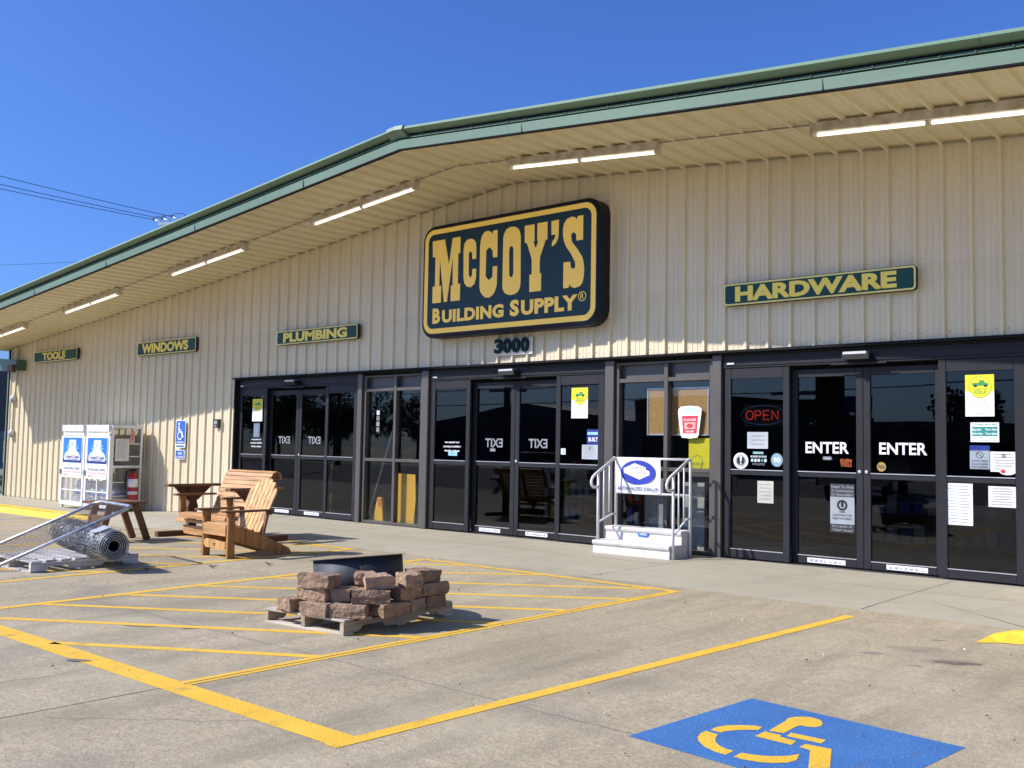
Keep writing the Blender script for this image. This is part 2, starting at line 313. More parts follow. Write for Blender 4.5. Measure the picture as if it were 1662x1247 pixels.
struct(mb.build('sidewalk'))
# yellow kerb on the left, with flared end, and on the right
mb = MB(); prev = None; secs = []
for x in (-26.4, -24, -21, -19, -17.6, -16.9, -16.3):
    k = min(1, max(0, (-16.3-x)/.9)); yo = -1.75-.0; zt = zwalk(x)+.008; zb = zlot(x)-.02
    zt = zb+.03+(zt-zb-.03)*k; secs.append([(x, yo+.30, zwalk(x)+.002), (x, yo+.12, max(zt, zwalk(x)-.0)+.004), (x, yo+.02, zt), (x, yo-.05-(1-k)*.4, zb)])
vs = [v for s_ in secs for v in s_]; mb.add(vs, [(i*4+j, i*4+j+1, i*4+4+j+1, i*4+4+j) for i in range(len(secs)-1) for j in range(3)], m_yelk); struct(mb.build('kerb'))
mb = MB(); secs = []
for x, h, w in ((.66, .006, .30), (.80, .05, .16), (1.15, .10, .06), (3, .108, .05), (12, .108, .05)):
    secs.append([(x, -3.12, max(h, .006)), (x, -3.26, max(h, .006)), (x, -3.33-w, .004)])
vs = [v for s_ in secs for v in s_]; mb.add(vs, [(i*3+j, i*3+j+1, i*3+3+j+1, i*3+3+j) for i in range(len(secs)-1) for j in range(2)], m_yelk); struct(mb.build('kerb'))
def stripe(p, q, w, m=m_yel, dz=.0014, name='road_marking', seg=.5, jit=0., done=True, mb=None):
    mb = mb or MB(); p = Vector((*p, 0)); q = Vector((*q, 0)); d = (q-p); n = max(1, int(d.length/seg)); nv = Vector((-d.y, d.x, 0)).normalized()*w/2; vs = []
    for i in range(n+1):
        c = p+d*i/n; j = random.uniform(-jit, jit)
        ww = random.uniform(.6, 1.3) if jit else 1
        for sg in (1, -1):
            v = c+nv*(sg*ww)+nv.normalized()*j if w else c; vs.append((v.x, v.y, zg(v.x, v.y)+dz))
    mb.add(vs, [(2*i, 2*i+1, 2*i+3, 2*i+2) for i in range(n)], m)
    return struct(mb.build(name)) if done else mb
stripe((-.76, -8.42), (-9.5, -8.42), .165, dz=.0014)
stripe((-.80, -8.52), (-.475, -3.13), .095, dz=.0024)
stripe((-2.325, -8.36), (-2.285, -2.99), .105, dz=.0024)
stripe((-5.83, -3.0), (-5.62, -8.36), .10, dz=.0024)
stripe((-5.80, -3.0), (-2.25, -3.02), .09, dz=.0034)
for a, b in (((-5.80, -3.55), (-5.1, -3.06)), ((-5.78, -4.55), (-3.93, -3.0)), ((-5.75, -5.35), (-2.55, -3.05)), ((-5.72, -6.2), (-2.33, -3.79)), ((-5.68, -6.98), (-2.35, -4.71)), ((-5.66, -7.74), (-2.35, -5.59)), ((-5.35, -8.34), (-2.34, -6.41)), ((-3.98, -8.36), (-2.34, -7.34))):
    stripe(a, b, .085, dz=.0014)
stripe((-7.30, -2.85), (-7.14, -8.36), .10, dz=.0024); stripe((-10.75, -2.85), (-10.35, -8.36), .10, dz=.0024); stripe((-10.75, -2.88), (-7.28, -2.92), .09, dz=.0034)
for a, b in (((-10.7, -4.0), (-9.2, -2.95)), ((-10.6, -4.95), (-7.9, -2.95)), ((-10.5, -5.95), (-7.3, -3.45)), ((-10.45, -6.85), (-7.3, -4.45)), ((-10.4, -7.6), (-7.25, -5.35)), ((-9.9, -8.3), (-7.2, -6.35))): stripe(a, b, .085, dz=.0014)
stripe((-12.1, -2.9), (-12.05, -8.4), .10); stripe((-14.7, -2.9), (-14.2, -8.4), .10); stripe((-17.2, -2.6), (-17, -8.4), .10)
# wheelchair symbol bay
sq = [(.111, -7.413), (.21, -6.316), (1.385, -6.44), (1.27, -7.53)]
mb = MB(); mb.add([(x, y, .0014) for x, y in sq], [(0, 1, 2, 3)], m_blue); struct(mb.build('road_marking'))
WS = [[(0.573, -6.85), (0.556, -6.622), (0.541, -6.56), (0.559, -6.51), (0.617, -6.459), (0.677, -6.473), (0.717, -6.529), (0.729, -6.579), (0.717, -6.627), (0.679, -6.645), (0.649, -6.644), (0.641, -6.676), (0.646, -6.838)],
[(0.352, -7.04), (0.351, -6.976), (0.373, -6.913), (0.416, -6.864), (0.475, -6.819), (0.519, -6.813), (0.529, -6.874), (0.482, -6.914), (0.442, -6.965), (0.416, -7.019), (0.413, -7.051)],
[(0.343, -7.073), (0.419, -7.086), (0.44, -7.15), (0.47, -7.204), (0.511, -7.244), (0.565, -7.271), (0.602, -7.27), (0.602, -7.351), (0.541, -7.344), (0.47, -7.31), (0.404, -7.251), (0.367, -7.193), (0.348, -7.137)],
[(0.641, -7.273), (0.697, -7.26), (0.746, -7.237), (0.789, -7.201), (0.823, -7.158), (0.847, -7.1), (0.876, -7.195), (0.862, -7.256), (0.817, -7.309), (0.762, -7.342), (0.697, -7.357), (0.643, -7.351)],
[(0.565, -6.985), (0.564, -6.876), (0.652, -6.878), (0.661, -6.908), (0.751, -6.921), (0.757, -6.996)],
[(0.669, -6.804), (0.848, -6.8), (0.853, -6.871), (0.679, -6.874)],
[(0.802, -6.931), (0.926, -6.922), (1.104, -7.381), (1.036, -7.445), (0.86, -7.012), (0.799, -6.998)]]
mb = MB()
for lp in WS:
    v, f = poly_geo([lp]); mb.add([(a, b, .0028) for a, b in v], f, m_yel)
struct(mb.build('road_marking'))
# joints, cracks and stains
def crack(p, q, w=.012, jit=.012, dz=.0010): stripe(p, q, w, m_joint, dz, 'pavement_joint', .12, jit)
crack((-2.345, -12), (-2.325, -8.4), .012, .003); crack((-2.315, -8.36), (-2.30, -3.1), .010, .003, .0036); stripe((-6, -7.30), (4, -7.42), .010, m_crack, .0008, 'pavement_joint', .09, .008)
stripe((-3.1, -9.9), (-3.05, -8.6), .007, m_crack, .0008, 'pavement_joint', .12, .03); stripe((-2.2, -9.2), (-1.3, -8.45), .006, m_crack, .0008, 'pavement_joint', .12, .03); stripe((-6, -5.15), (-11, -5.4), .012, m_crack, .0008, 'pavement_joint', .15, .02)
stripe((1.2, -3.0), (-.2, -1.8), .010, m_joint, .0008, 'pavement_joint', .14, .006)
for x in (-12.6, -9.5, -6.6, -3.55, -.55): crack((x, -2.7), (x, .02), .008, .002, .0010)
crack((-16, -1.15), (.9, -1.15), .007, .003, .0010)
def blob(x, y, rx, ry, rz, m=m_stain, dz=.0012, n=22, name='oil_stain'):
    mb = MB(); k = [random.uniform(.62, 1.25) for _ in range(n)]; k = [(k[i-1]+k[i]+k[(i+1) % n])/3 for i in range(n)]
    mb.add([(x+cos(rz)*rx*k[i]*cos(2*pi*i/n)-sin(rz)*ry*k[i]*sin(2*pi*i/n), y+sin(rz)*rx*k[i]*cos(2*pi*i/n)+cos(rz)*ry*k[i]*sin(2*pi*i/n), zg(x, y)+dz) for i in range(n)], [tuple(range(n))], m); struct(mb.build(name))
blob(.77, -4.47, .165, .065, .55, m_stain, .0014, 34); blob(.74, -4.45, .24, .11, .6, m_stain3, .0008, 34); blob(.25, -4.55, .085, .045, .7, m_stain2); blob(.42, -3.72, .07, .035, .7, m_stain2); blob(.60, -4.75, .05, .022, .7, m_stain2); blob(.40, -4.18, .22, .10, .5, m_stain3, .0008, 30); blob(.46, -4.22, .09, .035, .9, m_stain2)
blob(-4.15, -7.62, .17, .045, .5, M('dry_dirt', (.16, .12, .085), .9, scale=30)); blob(-3.8, -7.42, .07, .03, .8, MATS['dry_dirt']); blob(-3.33, -8.50, .085, .035, .6, M('tarry_patch', (.16, .15, .12), .85, scale=20), .0042)
# debris: small dry leaves and pebbles scattered about
mb = MB()
for _ in range(150):
    x, y = random.uniform(-8, 2.2), random.uniform(-8.8, -2.6); s = random.uniform(.004, .013); a = random.uniform(0, 6)
    mb.add([(x+s*cos(a+t)*random.uniform(.6, 1.2), y+s*sin(a+t)*random.uniform(.6, 1.2), zg(x, y)+.014) for t in (0, 1.3, 2.5, 3.8, 5)]+[(x, y, zg(x, y)+.018+s*.6)], [(0, 1, 5), (1, 2, 5), (2, 3, 5), (3, 4, 5), (4, 0, 5)], random.choice((m_joint, m_joint, M('pale_grit', (.6, .57, .5), .9), MATS['dry_dirt'])))
tag(mb.build('grit'), 'scattered grit and leaf crumbs lying on the parking lot', 'grit', kind='stuff')

# ---------------------------------------------------------------- the building
XR, SL = -7.07, .0912
def Zs(x): return 5.552-SL*abs(x-XR)
BX0, BX1 = -25.45, 11.3
B = thing('store_building', 'long low gabled hardware store clad in cream ribbed steel with green trim', 'building', (XR, 0, 0))
OP0, OP1, OPT = -14.49, .30, 2.70    # storefront opening
def prof(x0, x1):
    out = []; n0 = int(math.floor(x0/.3048))-1; n1 = int(math.ceil(x1/.3048))+1
    for n in range(n0, n1+1):
        X = n*.3048
        out += [(X-.060, 0), (X-.032, .036), (X, .036), (X+.017, 0)]
        for c in (.105, .175): out += [(X+c-.010, 0), (X+c-.004, .005), (X+c+.004, .005), (X+c+.010, 0)]
    return [(x, d) for x, d in out if x0 <= x <= x1]
def cut(pr, xs):
    pr = list(pr)
    for c in xs:
        for i in range(len(pr)-1):
            if pr[i][0] < c < pr[i+1][0]: pr.insert(i+1, (c, pr[i][1])); break
    return pr
LAP = 3.60
def rib_wall(x0, x1, zb, up=False):
    pr = cut([(x0, 0)]+prof(x0, x1)+[(x1, 0)], [XR]); mb = MB(); vs = []
    for x, d in pr: vs += [(x, -d-.004, LAP-.02), (x, -d-.004, Zs(x)+.03)] if up else [(x, -d, zb(x)), (x, -d, LAP)]
    mb.add(vs, [(2*i, 2*i+2, 2*i+3, 2*i+1) for i in range(len(pr)-1)], m_wall2 if up else m_wall); return mb
wl = rib_wall(BX0, OP0, lambda x: zwalk(x)+.012); a_ = rib_wall(OP0, OP1, lambda x: OPT); b_ = rib_wall(OP1, BX1, lambda x: .11)
for o_ in (a_, b_): wl.add(o_.v, o_.f, m_wall)
wl.build('ribbed_front_wall', parent=B); rib_wall(BX0, BX1, None, True).build('upper_front_wall', parent=B)
# screws on the wall in rows
mb = MB()
for z in (2.78, 1.35, .35, 3.64, 4.7):
    for n in range(-83, 1):
        X = n*.3048
        if z < 2.7 and X > OP0-.1: continue
        if z > Zs(X)-.1: continue
        for dx in ((.045, -.075) if n % 3 == 0 else (.045,)):
            mb.lathe([(.0075, 0), (.005, .005)], 6, None, Matrix.Translation((X+dx, -.0005, z)) @ Matrix.Rotation(pi/2, 4, 'X'))
tag(mb.build('wall_screws', M('screw_head', (.20, .185, .16), .5, .2), B), kind='stuff')
# soffit, same panel with ribs hanging down
pr = cut([(-25.66, 0)]+prof(-25.66, 11.5)+[(11.5, 0)], [XR]); mb = MB(); vs = []
for x, d in pr:
    for y in (-2.40, -.002): vs.append((x, y, Zs(x)-d*1.25))
mb.add(vs, [(2*i, 2*i+2, 2*i+3, 2*i+1) for i in range(len(pr)-1)], m_soff); mb.build('soffit', parent=B)
mb = MB()   # small closure trim where wall meets soffit
st = [-25.4, XR, 11.3]
for a, b in ((st[0], XR), (XR, st[2])):
    mb.bar((a, -.045, Zs(a)-.028), (b, -.045, Zs(b)-.028), .022, .02)
mb.build('soffit_angle', m_cond, B)
# dark soffit edge, fascia, rake trim, roof: lofted along the slope
def loft(sec, name, m, x0=-25.72, x1=11.55, jit=0):
    mb = MB(); st = [x0+(XR-x0)*i/12 for i in range(13)]+[XR+(x1-XR)*i/12 for i in range(1, 13)]; n = len(sec); vs = []
    for x in st:
        for y, dz in sec: vs.append((x, y+random.uniform(-jit, jit), Zs(x)+dz+random.uniform(-jit, jit)*.4))
    mb.add(vs, [(i*n+j, (i+1)*n+j, (i+1)*n+(j+1) % n, i*n+(j+1) % n) for i in range(len(st)-1) for j in range(n)], m)
    mb.add([vs[k] for k in range(n)], [tuple(range(n))], m); mb.add(vs[-n:], [tuple(range(n))], m)
    return mb.build(name, parent=B)
loft([(-2.39, -.078), (-2.447, -.078), (-2.447, -.064), (-2.39, -.064)], 'soffit_edge', m_flash)
loft([(-2.39, -.063), (-2.450, -.063), (-2.462, .052), (-2.40, .056)], 'fascia', m_green, jit=.003)
loft([(-2.40, .080), (-2.454, .077), (-2.434, .108), (-2.40, .110)], 'screw_strip', m_green)
loft([(-2.37, .054), (-2.415, .054), (-2.415, .146), (-2.37, .146)], 'trim_gap_shade', m_flash)  # black strip stands in for the shadow between the trims
loft([(-2.38, .138), (-2.455, .141), (-2.548, .178), (-2.520, .220), (-2.38, .228)], 'rake_trim', m_rake)
loft([(-2.37, .02), (-2.37, .215), (30, .215), (30, .02)], 'roof', m_green)
mb = MB()
for i in range(122):
    x = -25.5+i*.3048
    mb.lathe([(.013, 0), (.013, .008), (.005, .014)], 6, None, Matrix.Translation((x, -2.449, Zs(x)+.093)) @ Matrix.Rotation(pi/2, 4, 'X'))
tag(mb.build('trim_screws', M('dull_screw', (.09, .11, .10), .5), B), kind='stuff')
mb = MB()
for x in (-25.0, -21.5, -18.4, -15.3, -12.2, -9.2, -4.85, -1.0, 2.1, 5.2): mb = MB(); mb.box(x-.004, x+.004, -2.465, -2.449, Zs(x)-.063, Zs(x)+.052); mb.build('trim_seam', m_dgreen, B)
for x in (-22.0, -19, -16, -13, -10, -6.55, -3.4, .45, 3.5): mb = MB(); mb.bar((x, -2.462, Zs(x)+.124), (x, -2.548, Zs(x)+.170), .006, .006); mb.bar((x, -2.549, Zs(x)+.172), (x, -2.522, Zs(x)+.217), .006, .006); mb.build('trim_seam', m_dgreen, B)
mb = MB(); rc = [(XR-.16, -.012), (XR, 0), (XR+.16, -.012)]
sec = [(-2.36, .11), (-2.46, .09), (-2.572, .168), (-2.545, .232), (-2.36, .25)]; n = len(sec)
for (xa, da), (xb, db) in zip(rc[:-1], rc[1:]):
    vs = [(xa, y, Zs(xa)+d) for y, d in sec]+[(xb, y, Zs(xb)+d) for y, d in sec]
    mb.add(vs, [(j, j+n, (j+1) % n+n, (j+1) % n) for j in range(n)]+[tuple(range(n)), tuple(range(n, 2*n))])
mb.build('ridge_cap', m_green, B)
# sides, back
mb = MB(); mb.box(BX0, BX0+.05, .0, 28, -.3, Zs(BX0)+.05); mb.box(BX1-.05, BX1, .0, 28, 0, Zs(BX1)+.05); mb.box(BX0, BX1, 27.9, 28, -.3, 3.9); mb.build('side_wall', m_wall, B)
mb = MB(); mb.box(BX0-.035, BX0+.012, -.045, .16, zwalk(-25)+.01, Zs(BX0)-.01, m_green); mb.box(BX0+.012, BX0+.06, -.04, -.004, zwalk(-25)+.01, Zs(BX0)-.02, m_flash); mb.build('corner_trim', parent=B)
mb = MB(); mb.box(OP0-.06, OP1+.06, -.058, .10, OPT-.028, OPT+.002); mb.box(OP0-.045, OP0, -.012, .10, .01, OPT-.036); mb.build('opening_flashing', m_flash, B)
# interior shell
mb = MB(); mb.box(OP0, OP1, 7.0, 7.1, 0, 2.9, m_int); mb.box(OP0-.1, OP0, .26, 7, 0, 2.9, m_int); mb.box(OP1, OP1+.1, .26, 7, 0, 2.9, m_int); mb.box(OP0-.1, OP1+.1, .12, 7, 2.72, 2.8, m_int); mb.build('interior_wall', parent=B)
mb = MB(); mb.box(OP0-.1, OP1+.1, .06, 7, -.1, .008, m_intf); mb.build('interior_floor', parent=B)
# storefront: three automatic door packages and two glazed bays
FY = .08
def ring(mb, x0, x1, z0, z1, y0, y1, l, r, t, b, m=None):
    mb.bbox(x0, x0+l, y0, y1, z0, z1, m); mb.bbox(x1-r, x1, y0, y1, z0, z1, m); mb.bbox(x0+l+.0005, x1-r-.0005, y0+.003, y1-.003, z1-t, z1, m); mb.bbox(x0+l+.0005, x1-r-.0005, y0+.003, y1-.003, z0, z0+b, m)
def panel(name, x0, x1, y, z1, sl, sr, bot, handle=None, letters=None, mirror=False, sticker=None, glass=m_glassd):
    mb = MB(); ring(mb, x0, x1, .022, z1, y, y+.045, sl, sr, z1-2.332, bot-.022, m_frame); mb.bbox(x0+sl+.0005, x1-sr-.0005, y+.004, y+.04, 1.088, 1.158, m_frame)
    mb.box(x0+sl, x1-sr, y-.006, y+.004, 1.150, 1.160, m_alu); mb.box(x0+sl, x1-sr, y-.006, y+.004, bot-.006, bot+.004, m_alu)
    if handle: mb.lathe([(.022, 0), (.022, .012), (.012, .016)], 12, m_alu, Matrix.Translation((handle, y-.0005, 1.17)) @ Matrix.Rotation(pi/2, 4, 'X'))
    if sticker: 
        mb.box(sticker[0], sticker[1], y-.004, y-.0005, .040, .098, m_wprint)
        for q in range(7): 
            a = sticker[0]+(sticker[1]-sticker[0])*(q+.6)/8; mb.rect(a, a+random.uniform(.02, .045), .052, random.uniform(.065, .085), y-.0045, m_grey)
    o = mb.build(name, parent=B)
    for za, zb in ((bot, 1.09), (1.157, 2.333)):
        g = MB(); g.box(x0+sl-.004, x1-sr+.004, y+.02, y+.027, za, zb, glass); g.build('glass', parent=o)
    if letters:
        t, a, b, m = letters; g = MB(); g.wall_text(t, a, b, 1.385, 1.525, y+.0185, m, .022, mirror); g.build('lettering', parent=o)
    return o
def package(x0, x1, kind, sticks):
    w = x1-x0; f0, f1 = x0+.02, x1-.02; q = (f1-f0)/4
    mb = MB(); mb.bbox(x0, x1, FY-.01, FY+.14, 2.475, 2.64, m_frame); mb.bbox(x0, x1, FY+.002, FY+.12, 2.64, 2.668, m_frame); mb.bbox(x0+.02, x1-.02, FY-.022, FY-.0105, 2.50, 2.512, m_frame); mb.bbox(x0+.02, x1-.02, FY-.016, FY-.0105, 2.575, 2.60, m_frame)
    mb.box(f0+.04, f0+.14, FY-.026, FY-.0225, 2.525, 2.545, m_wprint)
    mb.bbox(x0, f0, FY, FY+.14, .01, 2.474, m_frame); mb.bbox(f1, x1, FY, FY+.14, .01, 2.474, m_frame); h = mb.build('door_header', parent=B)
    c = (x0+x1)/2; s = MB(); s.prism([(c-.16, 2.51), (c-.16, 2.585), (c-.06, 2.60), (c+.12, 2.60), (c+.16, 2.575), (c+.16, 2.51)], FY-.15, FY-.023, m_black); s.box(c-.15, c+.13, FY-.152, FY-.03, 2.572, 2.602, m_lgrey); s.bbox(c-.34, c+.34, FY-.06, FY-.0225, 2.455, 2.480, m_frame); s.build('motion_sensor', parent=h)
    panel('sidelite', f0, f0+q, FY, 2.472, .085, .085, .135)
    panel('sidelite', f1-q, f1, FY, 2.472, .085, .105, .125)
    ly = FY+.095; t, mi, lm, ls = kind
    a0, a1 = f0+q-.02, c-.002; b0, b1 = c+.002, f1-q+.02
    panel('sliding_door', a0, a1, ly, 2.43, .085, .085, .125, a1-.04 if t == 'ENTER' else None, (t, a0+.5*(a1-a0)-.5*ls, a0+.5*(a1-a0)+.5*ls, lm), mi, (sticks[0]))
    panel('sliding_door', b0, b1, ly, 2.43, .085, .085, .115, b0+.04, (t, b0+.5*(b1-b0)-.5*ls, b0+.5*(b1-b0)+.5*ls, lm), mi, (sticks[1]))
package(-14.47, -10.745, ('EXIT', True, m_frost, .37), ((-13.28, -12.83), (-12.35, -11.90)))
package(-8.90, -5.325, ('EXIT', True, m_frost, .37), ((-7.83, -7.38), (-6.86, -6.43)))
package(-3.43, .195, ('ENTER', False, m_wprint, .55), ((-2.32, -1.84), (-1.35, -.88)))
def bay(x0, x1, mull):
    mb = MB(); ring(mb, x0, x1, .012, 2.62, FY, FY+.11, .055, .055, .03, .045, m_bronze)
    mb.bbox(mull-.032, mull+.032, FY-.002, FY+.10, .058, 2.589, m_bronze)
    for a, b in ((x0+.0555, mull-.0325), (mull+.0325, x1-.0555)):
        mb.bbox(a, b, FY+.002, FY+.10, 2.335, 2.392, m_bronze); mb.bbox(a, b, FY+.002, FY+.10, 1.10, 1.153, m_bronze); mb.box(a, b, FY+.085, FY+.10, 2.393, 2.588, m_bronze)
    o = mb.build('storefront_window', parent=B)
    for a, b in ((x0+.05, mull-.03), (mull+.03, x1-.05)):
        for za, zb in ((.055, 1.102), (1.151, 2.337)):
            g = MB(); g.box(a, b, FY+.07, FY+.077, za, zb, m_glass); g.build('pane', parent=o)
bay(-10.60, -9.095, -9.785); bay(-5.145, -3.585, -4.315)
for a, b in ((-10.735, -10.615), (-9.085, -8.925), (-5.31, -5.155), (-3.575, -3.445), (.205, .29)): mb = MB(); mb.bbox(a, b, .035, .22, .01, 2.655, m_bronze, b=.006); mb.build('storefront_post', parent=B)
for o_, l_ in (): pass

# ---------------------------------------------------------------- wall signs
def rrect(x0, x1, z0, z1, r, n=7):
    out = []
    for cx, cz, a0 in ((x1-r, z1-r, 0), (x0+r, z1-r, 90), (x0+r, z0+r, 180), (x1-r, z0+r, 270)):
        out += [(cx+r*cos(R(a0+90*k/n)), cz+r*sin(R(a0+90*k/n))) for k in range(n+1)]
    return out
S = thing('store_sign', 'large navy lightbox sign with yellow slab lettering and rounded corners', 'sign', (-6.98, -.03, 4.07))
mb = MB(); mb.prism(rrect(-8.80, -5.19, 3.15, 5.0, .26, 10), -.262, -.035, m_rim)
k = len(mb.v); lo, li = rrect(-8.80, -5.19, 3.15, 5.0, .26, 10), rrect(-8.745, -5.245, 3.205, 4.945, .215, 10); n = len(lo)
mb.add([(x, -.262, z) for x, z in lo]+[(x, -.285, z) for x, z in li], [(i, (i+1) % n, (i+1) % n+n, i+n) for i in range(n)], m_rim); mb.build('sign_case', parent=S)
mb = MB(); mb.wall_poly([rrect(-8.747, -5.247, 3.203, 4.947, .217, 10)], -.2845, m_navy); mb.build('sign_face', parent=S)
mb = MB(); mb.wall_poly([rrect(-8.742, -5.262, 3.218, 4.935, .20, 10), rrect(-8.66, -5.345, 3.298, 4.858, .13, 10)], -.287, m_syel); mb.build('border', parent=S)
LT = dict(
M=[[(-8.567, 4.75), (-8.287, 4.75), (-8.182, 4.321), (-8.111, 4.75), (-7.937, 4.75), (-7.937, 4.484), (-7.978, 4.484), (-7.978, 3.992), (-7.925, 3.992), (-7.925, 3.72), (-8.131, 3.72), (-8.131, 3.975), (-8.091, 3.975), (-8.099, 4.452), (-8.213, 3.72), (-8.281, 3.72), (-8.391, 4.438), (-8.397, 3.994), (-8.351, 3.994), (-8.351, 3.72), (-8.546, 3.72), (-8.546, 3.996), (-8.494, 3.996), (-8.495, 4.484), (-8.557, 4.484)]],
c=[[(-7.863, 4.53), (-7.849, 4.621), (-7.798, 4.677), (-7.72, 4.69), (-7.642, 4.669), (-7.6, 4.613), (-7.588, 4.532), (-7.587, 4.355), (-7.67, 4.355), (-7.673, 4.449), (-7.711, 4.493), (-7.748, 4.458), (-7.741, 4.112), (-7.702, 4.057), (-7.666, 4.1), (-7.666, 4.196), (-7.582, 4.196), (-7.582, 4.05), (-7.613, 3.957), (-7.692, 3.907), (-7.776, 3.927), (-7.831, 3.983), (-7.853, 4.077)]],
C=[[(-7.144, 4.757), (-7.139, 4.331), (-7.228, 4.333), (-7.24, 4.444), (-7.308, 4.507), (-7.376, 4.456), (-7.377, 4.052), (-7.312, 3.983), (-7.233, 4.026), (-7.231, 4.191), (-7.139, 4.19), (-7.14, 3.894), (-7.187, 3.779), (-7.24, 3.73), (-7.311, 3.707), (-7.385, 3.72), (-7.442, 3.764), (-7.485, 3.82), (-7.503, 3.883), (-7.505, 4.521), (-7.496, 4.62), (-7.47, 4.70), (-7.42, 4.758), (-7.339, 4.769), (-7.269, 4.735), (-7.249, 4.694), (-7.233, 4.756)]],
O=[[(-7.022, 4.60), (-7.01, 4.67), (-6.966, 4.735), (-6.91, 4.76), (-6.845, 4.766), (-6.78, 4.755), (-6.72, 4.72), (-6.685, 4.66), (-6.67, 4.59), (-6.66, 3.87), (-6.675, 3.80), (-6.71, 3.747), (-6.77, 3.717), (-6.84, 3.71), (-6.91, 3.72), (-6.975, 3.752), (-7.015, 3.81), (-7.025, 3.872)], [(-6.899, 4.41), (-6.885, 4.45), (-6.858, 4.47), (-6.828, 4.455), (-6.812, 4.42), (-6.805, 4.039), (-6.82, 4.0), (-6.847, 3.981), (-6.875, 3.995), (-6.891, 4.03)]],
Y=[[(-6.593, 4.745), (-6.402, 4.745), (-6.398, 4.484), (-6.424, 4.48), (-6.372, 4.374), (-6.321, 4.48), (-6.344, 4.484), (-6.346, 4.75), (-6.154, 4.75), (-6.151, 4.482), (-6.184, 4.48), (-6.289, 4.224), (-6.292, 3.99), (-6.259, 3.99), (-6.259, 3.721), (-6.483, 3.721), (-6.486, 3.985), (-6.442, 3.985), (-6.446, 4.22), (-6.544, 4.47), (-6.587, 4.482)]],
a=[[(-6.078, 4.745), (-5.938, 4.75), (-5.94, 4.547), (-5.95, 4.48), (-5.975, 4.42), (-6.01, 4.385), (-6.065, 4.363), (-6.061, 4.434), (-6.025, 4.465), (-6.005, 4.50), (-5.999, 4.537), (-6.074, 4.538)]],
S=[[(-5.494, 4.755), (-5.493, 4.396), (-5.611, 4.396), (-5.618, 4.484), (-5.64, 4.515), (-5.671, 4.526), (-5.70, 4.51), (-5.711, 4.474), (-5.694, 4.388), (-5.583, 4.259), (-5.50, 4.14), (-5.478, 4.06), (-5.466, 3.964), (-5.473, 3.85), (-5.495, 3.77), (-5.54, 3.723), (-5.639, 3.705), (-5.704, 3.732), (-5.726, 3.77), (-5.743, 3.719), (-5.842, 3.719), (-5.842, 4.10), (-5.721, 4.10), (-5.709, 4.021), (-5.669, 3.985), (-5.635, 4.0), (-5.624, 4.03), (-5.632, 4.086), (-5.712, 4.221), (-5.80, 4.33), (-5.84, 4.42), (-5.86, 4.515), (-5.86, 4.60), (-5.84, 4.68), (-5.787, 4.739), (-5.696, 4.76), (-5.63, 4.738), (-5.611, 4.698), (-5.591, 4.754)]])
mb = MB()
for k, lp in LT.items(): mb.wall_poly(lp, -.288, m_syel, .003)
mb.build('large_lettering', parent=S)
mb = MB(); mb.wall_text('B', -8.535, -8.36, 3.38, 3.63, -.288, m_syel, .05); mb.wall_text('UILDING', -8.315, -6.99, 3.38, 3.59, -.288, m_syel, .05, spacing=1.06); mb.wall_text('S', -6.865, -6.68, 3.378, 3.632, -.288, m_syel, .05); mb.wall_text('UPPLY', -6.64, -5.575, 3.38, 3.61, -.288, m_syel, .05, spacing=1.06)
mb.disc(-5.495, 3.574, .072, .072, -.288, m_syel, 24, .84); mb.wall_text('R', -5.525, -5.465, 3.535, 3.615, -.288, m_syel, .01); mb.build('small_lettering', parent=S)
def dept(txt, x0, x1, z0, z1, t0, t1, label):
    T = thing('department_sign', label, 'sign', ((x0+x1)/2, -.033, z0), group='department name signs')
    mb = MB(); mb.prism(rrect(x0, x1, z0, z1, .045, 4), -.105, -.034, M('sign_edge', (.012, .02, .03), .5)); mb.build('sign_case', parent=T)
    mb = MB(); mb.wall_poly([rrect(x0+.002, x1-.002, z0+.002, z1-.002, .044, 4)], -.107, m_sgreen); mb.build('sign_face', parent=T)
    mb = MB(); mb.wall_poly([rrect(x0+.004, x1-.004, z0+.004, z1-.004, .042, 4), rrect(x0+.024, x1-.024, z0+.024, z1-.024, .03, 4)], -.109, M('sign_pale_yellow', (.86, .74, .22), .45)); mb.build('border', parent=T)
    mb = MB(); mb.wall_text(txt, t0, t1, z0+.045*(z1-z0)/.287, z1-.042*(z1-z0)/.287, -.109, m_syel2, .05); mb.build('lettering', parent=T)
dept('HARDWARE', -3.337, -.892, 3.271, 3.558, -3.17, -1.11, 'green sign reading HARDWARE in yellow, above the right-hand doors')
dept('PLUMBING', -13.01, -10.61, 3.283, 3.553, -12.80, -10.90, 'green sign reading PLUMBING in yellow, above the exit doors')
dept('WINDOWS', -18.33, -15.88, 3.322, 3.635, -18.13, -16.18, 'green sign reading WINDOWS in yellow, above the accessible parking plate')
dept('TOOLS', -23.73, -21.29, 3.392, 3.685, -23.22, -21.93, 'green sign reading TOOLS in yellow, furthest along the wall')
N = thing('house_number', 'dark green number 3000 on a pale plate beneath the big store sign', 'number sign', (-7.0, -.033, 2.82))
mb = MB(); mb.bbox(-7.33, -6.60, -.045, -.034, 2.815, 3.085, M('pale_plate', (.66, .63, .56), .6, var=.05)); mb.build('plate', parent=N)
v, f, w, h = text_geo('3000', .035); 
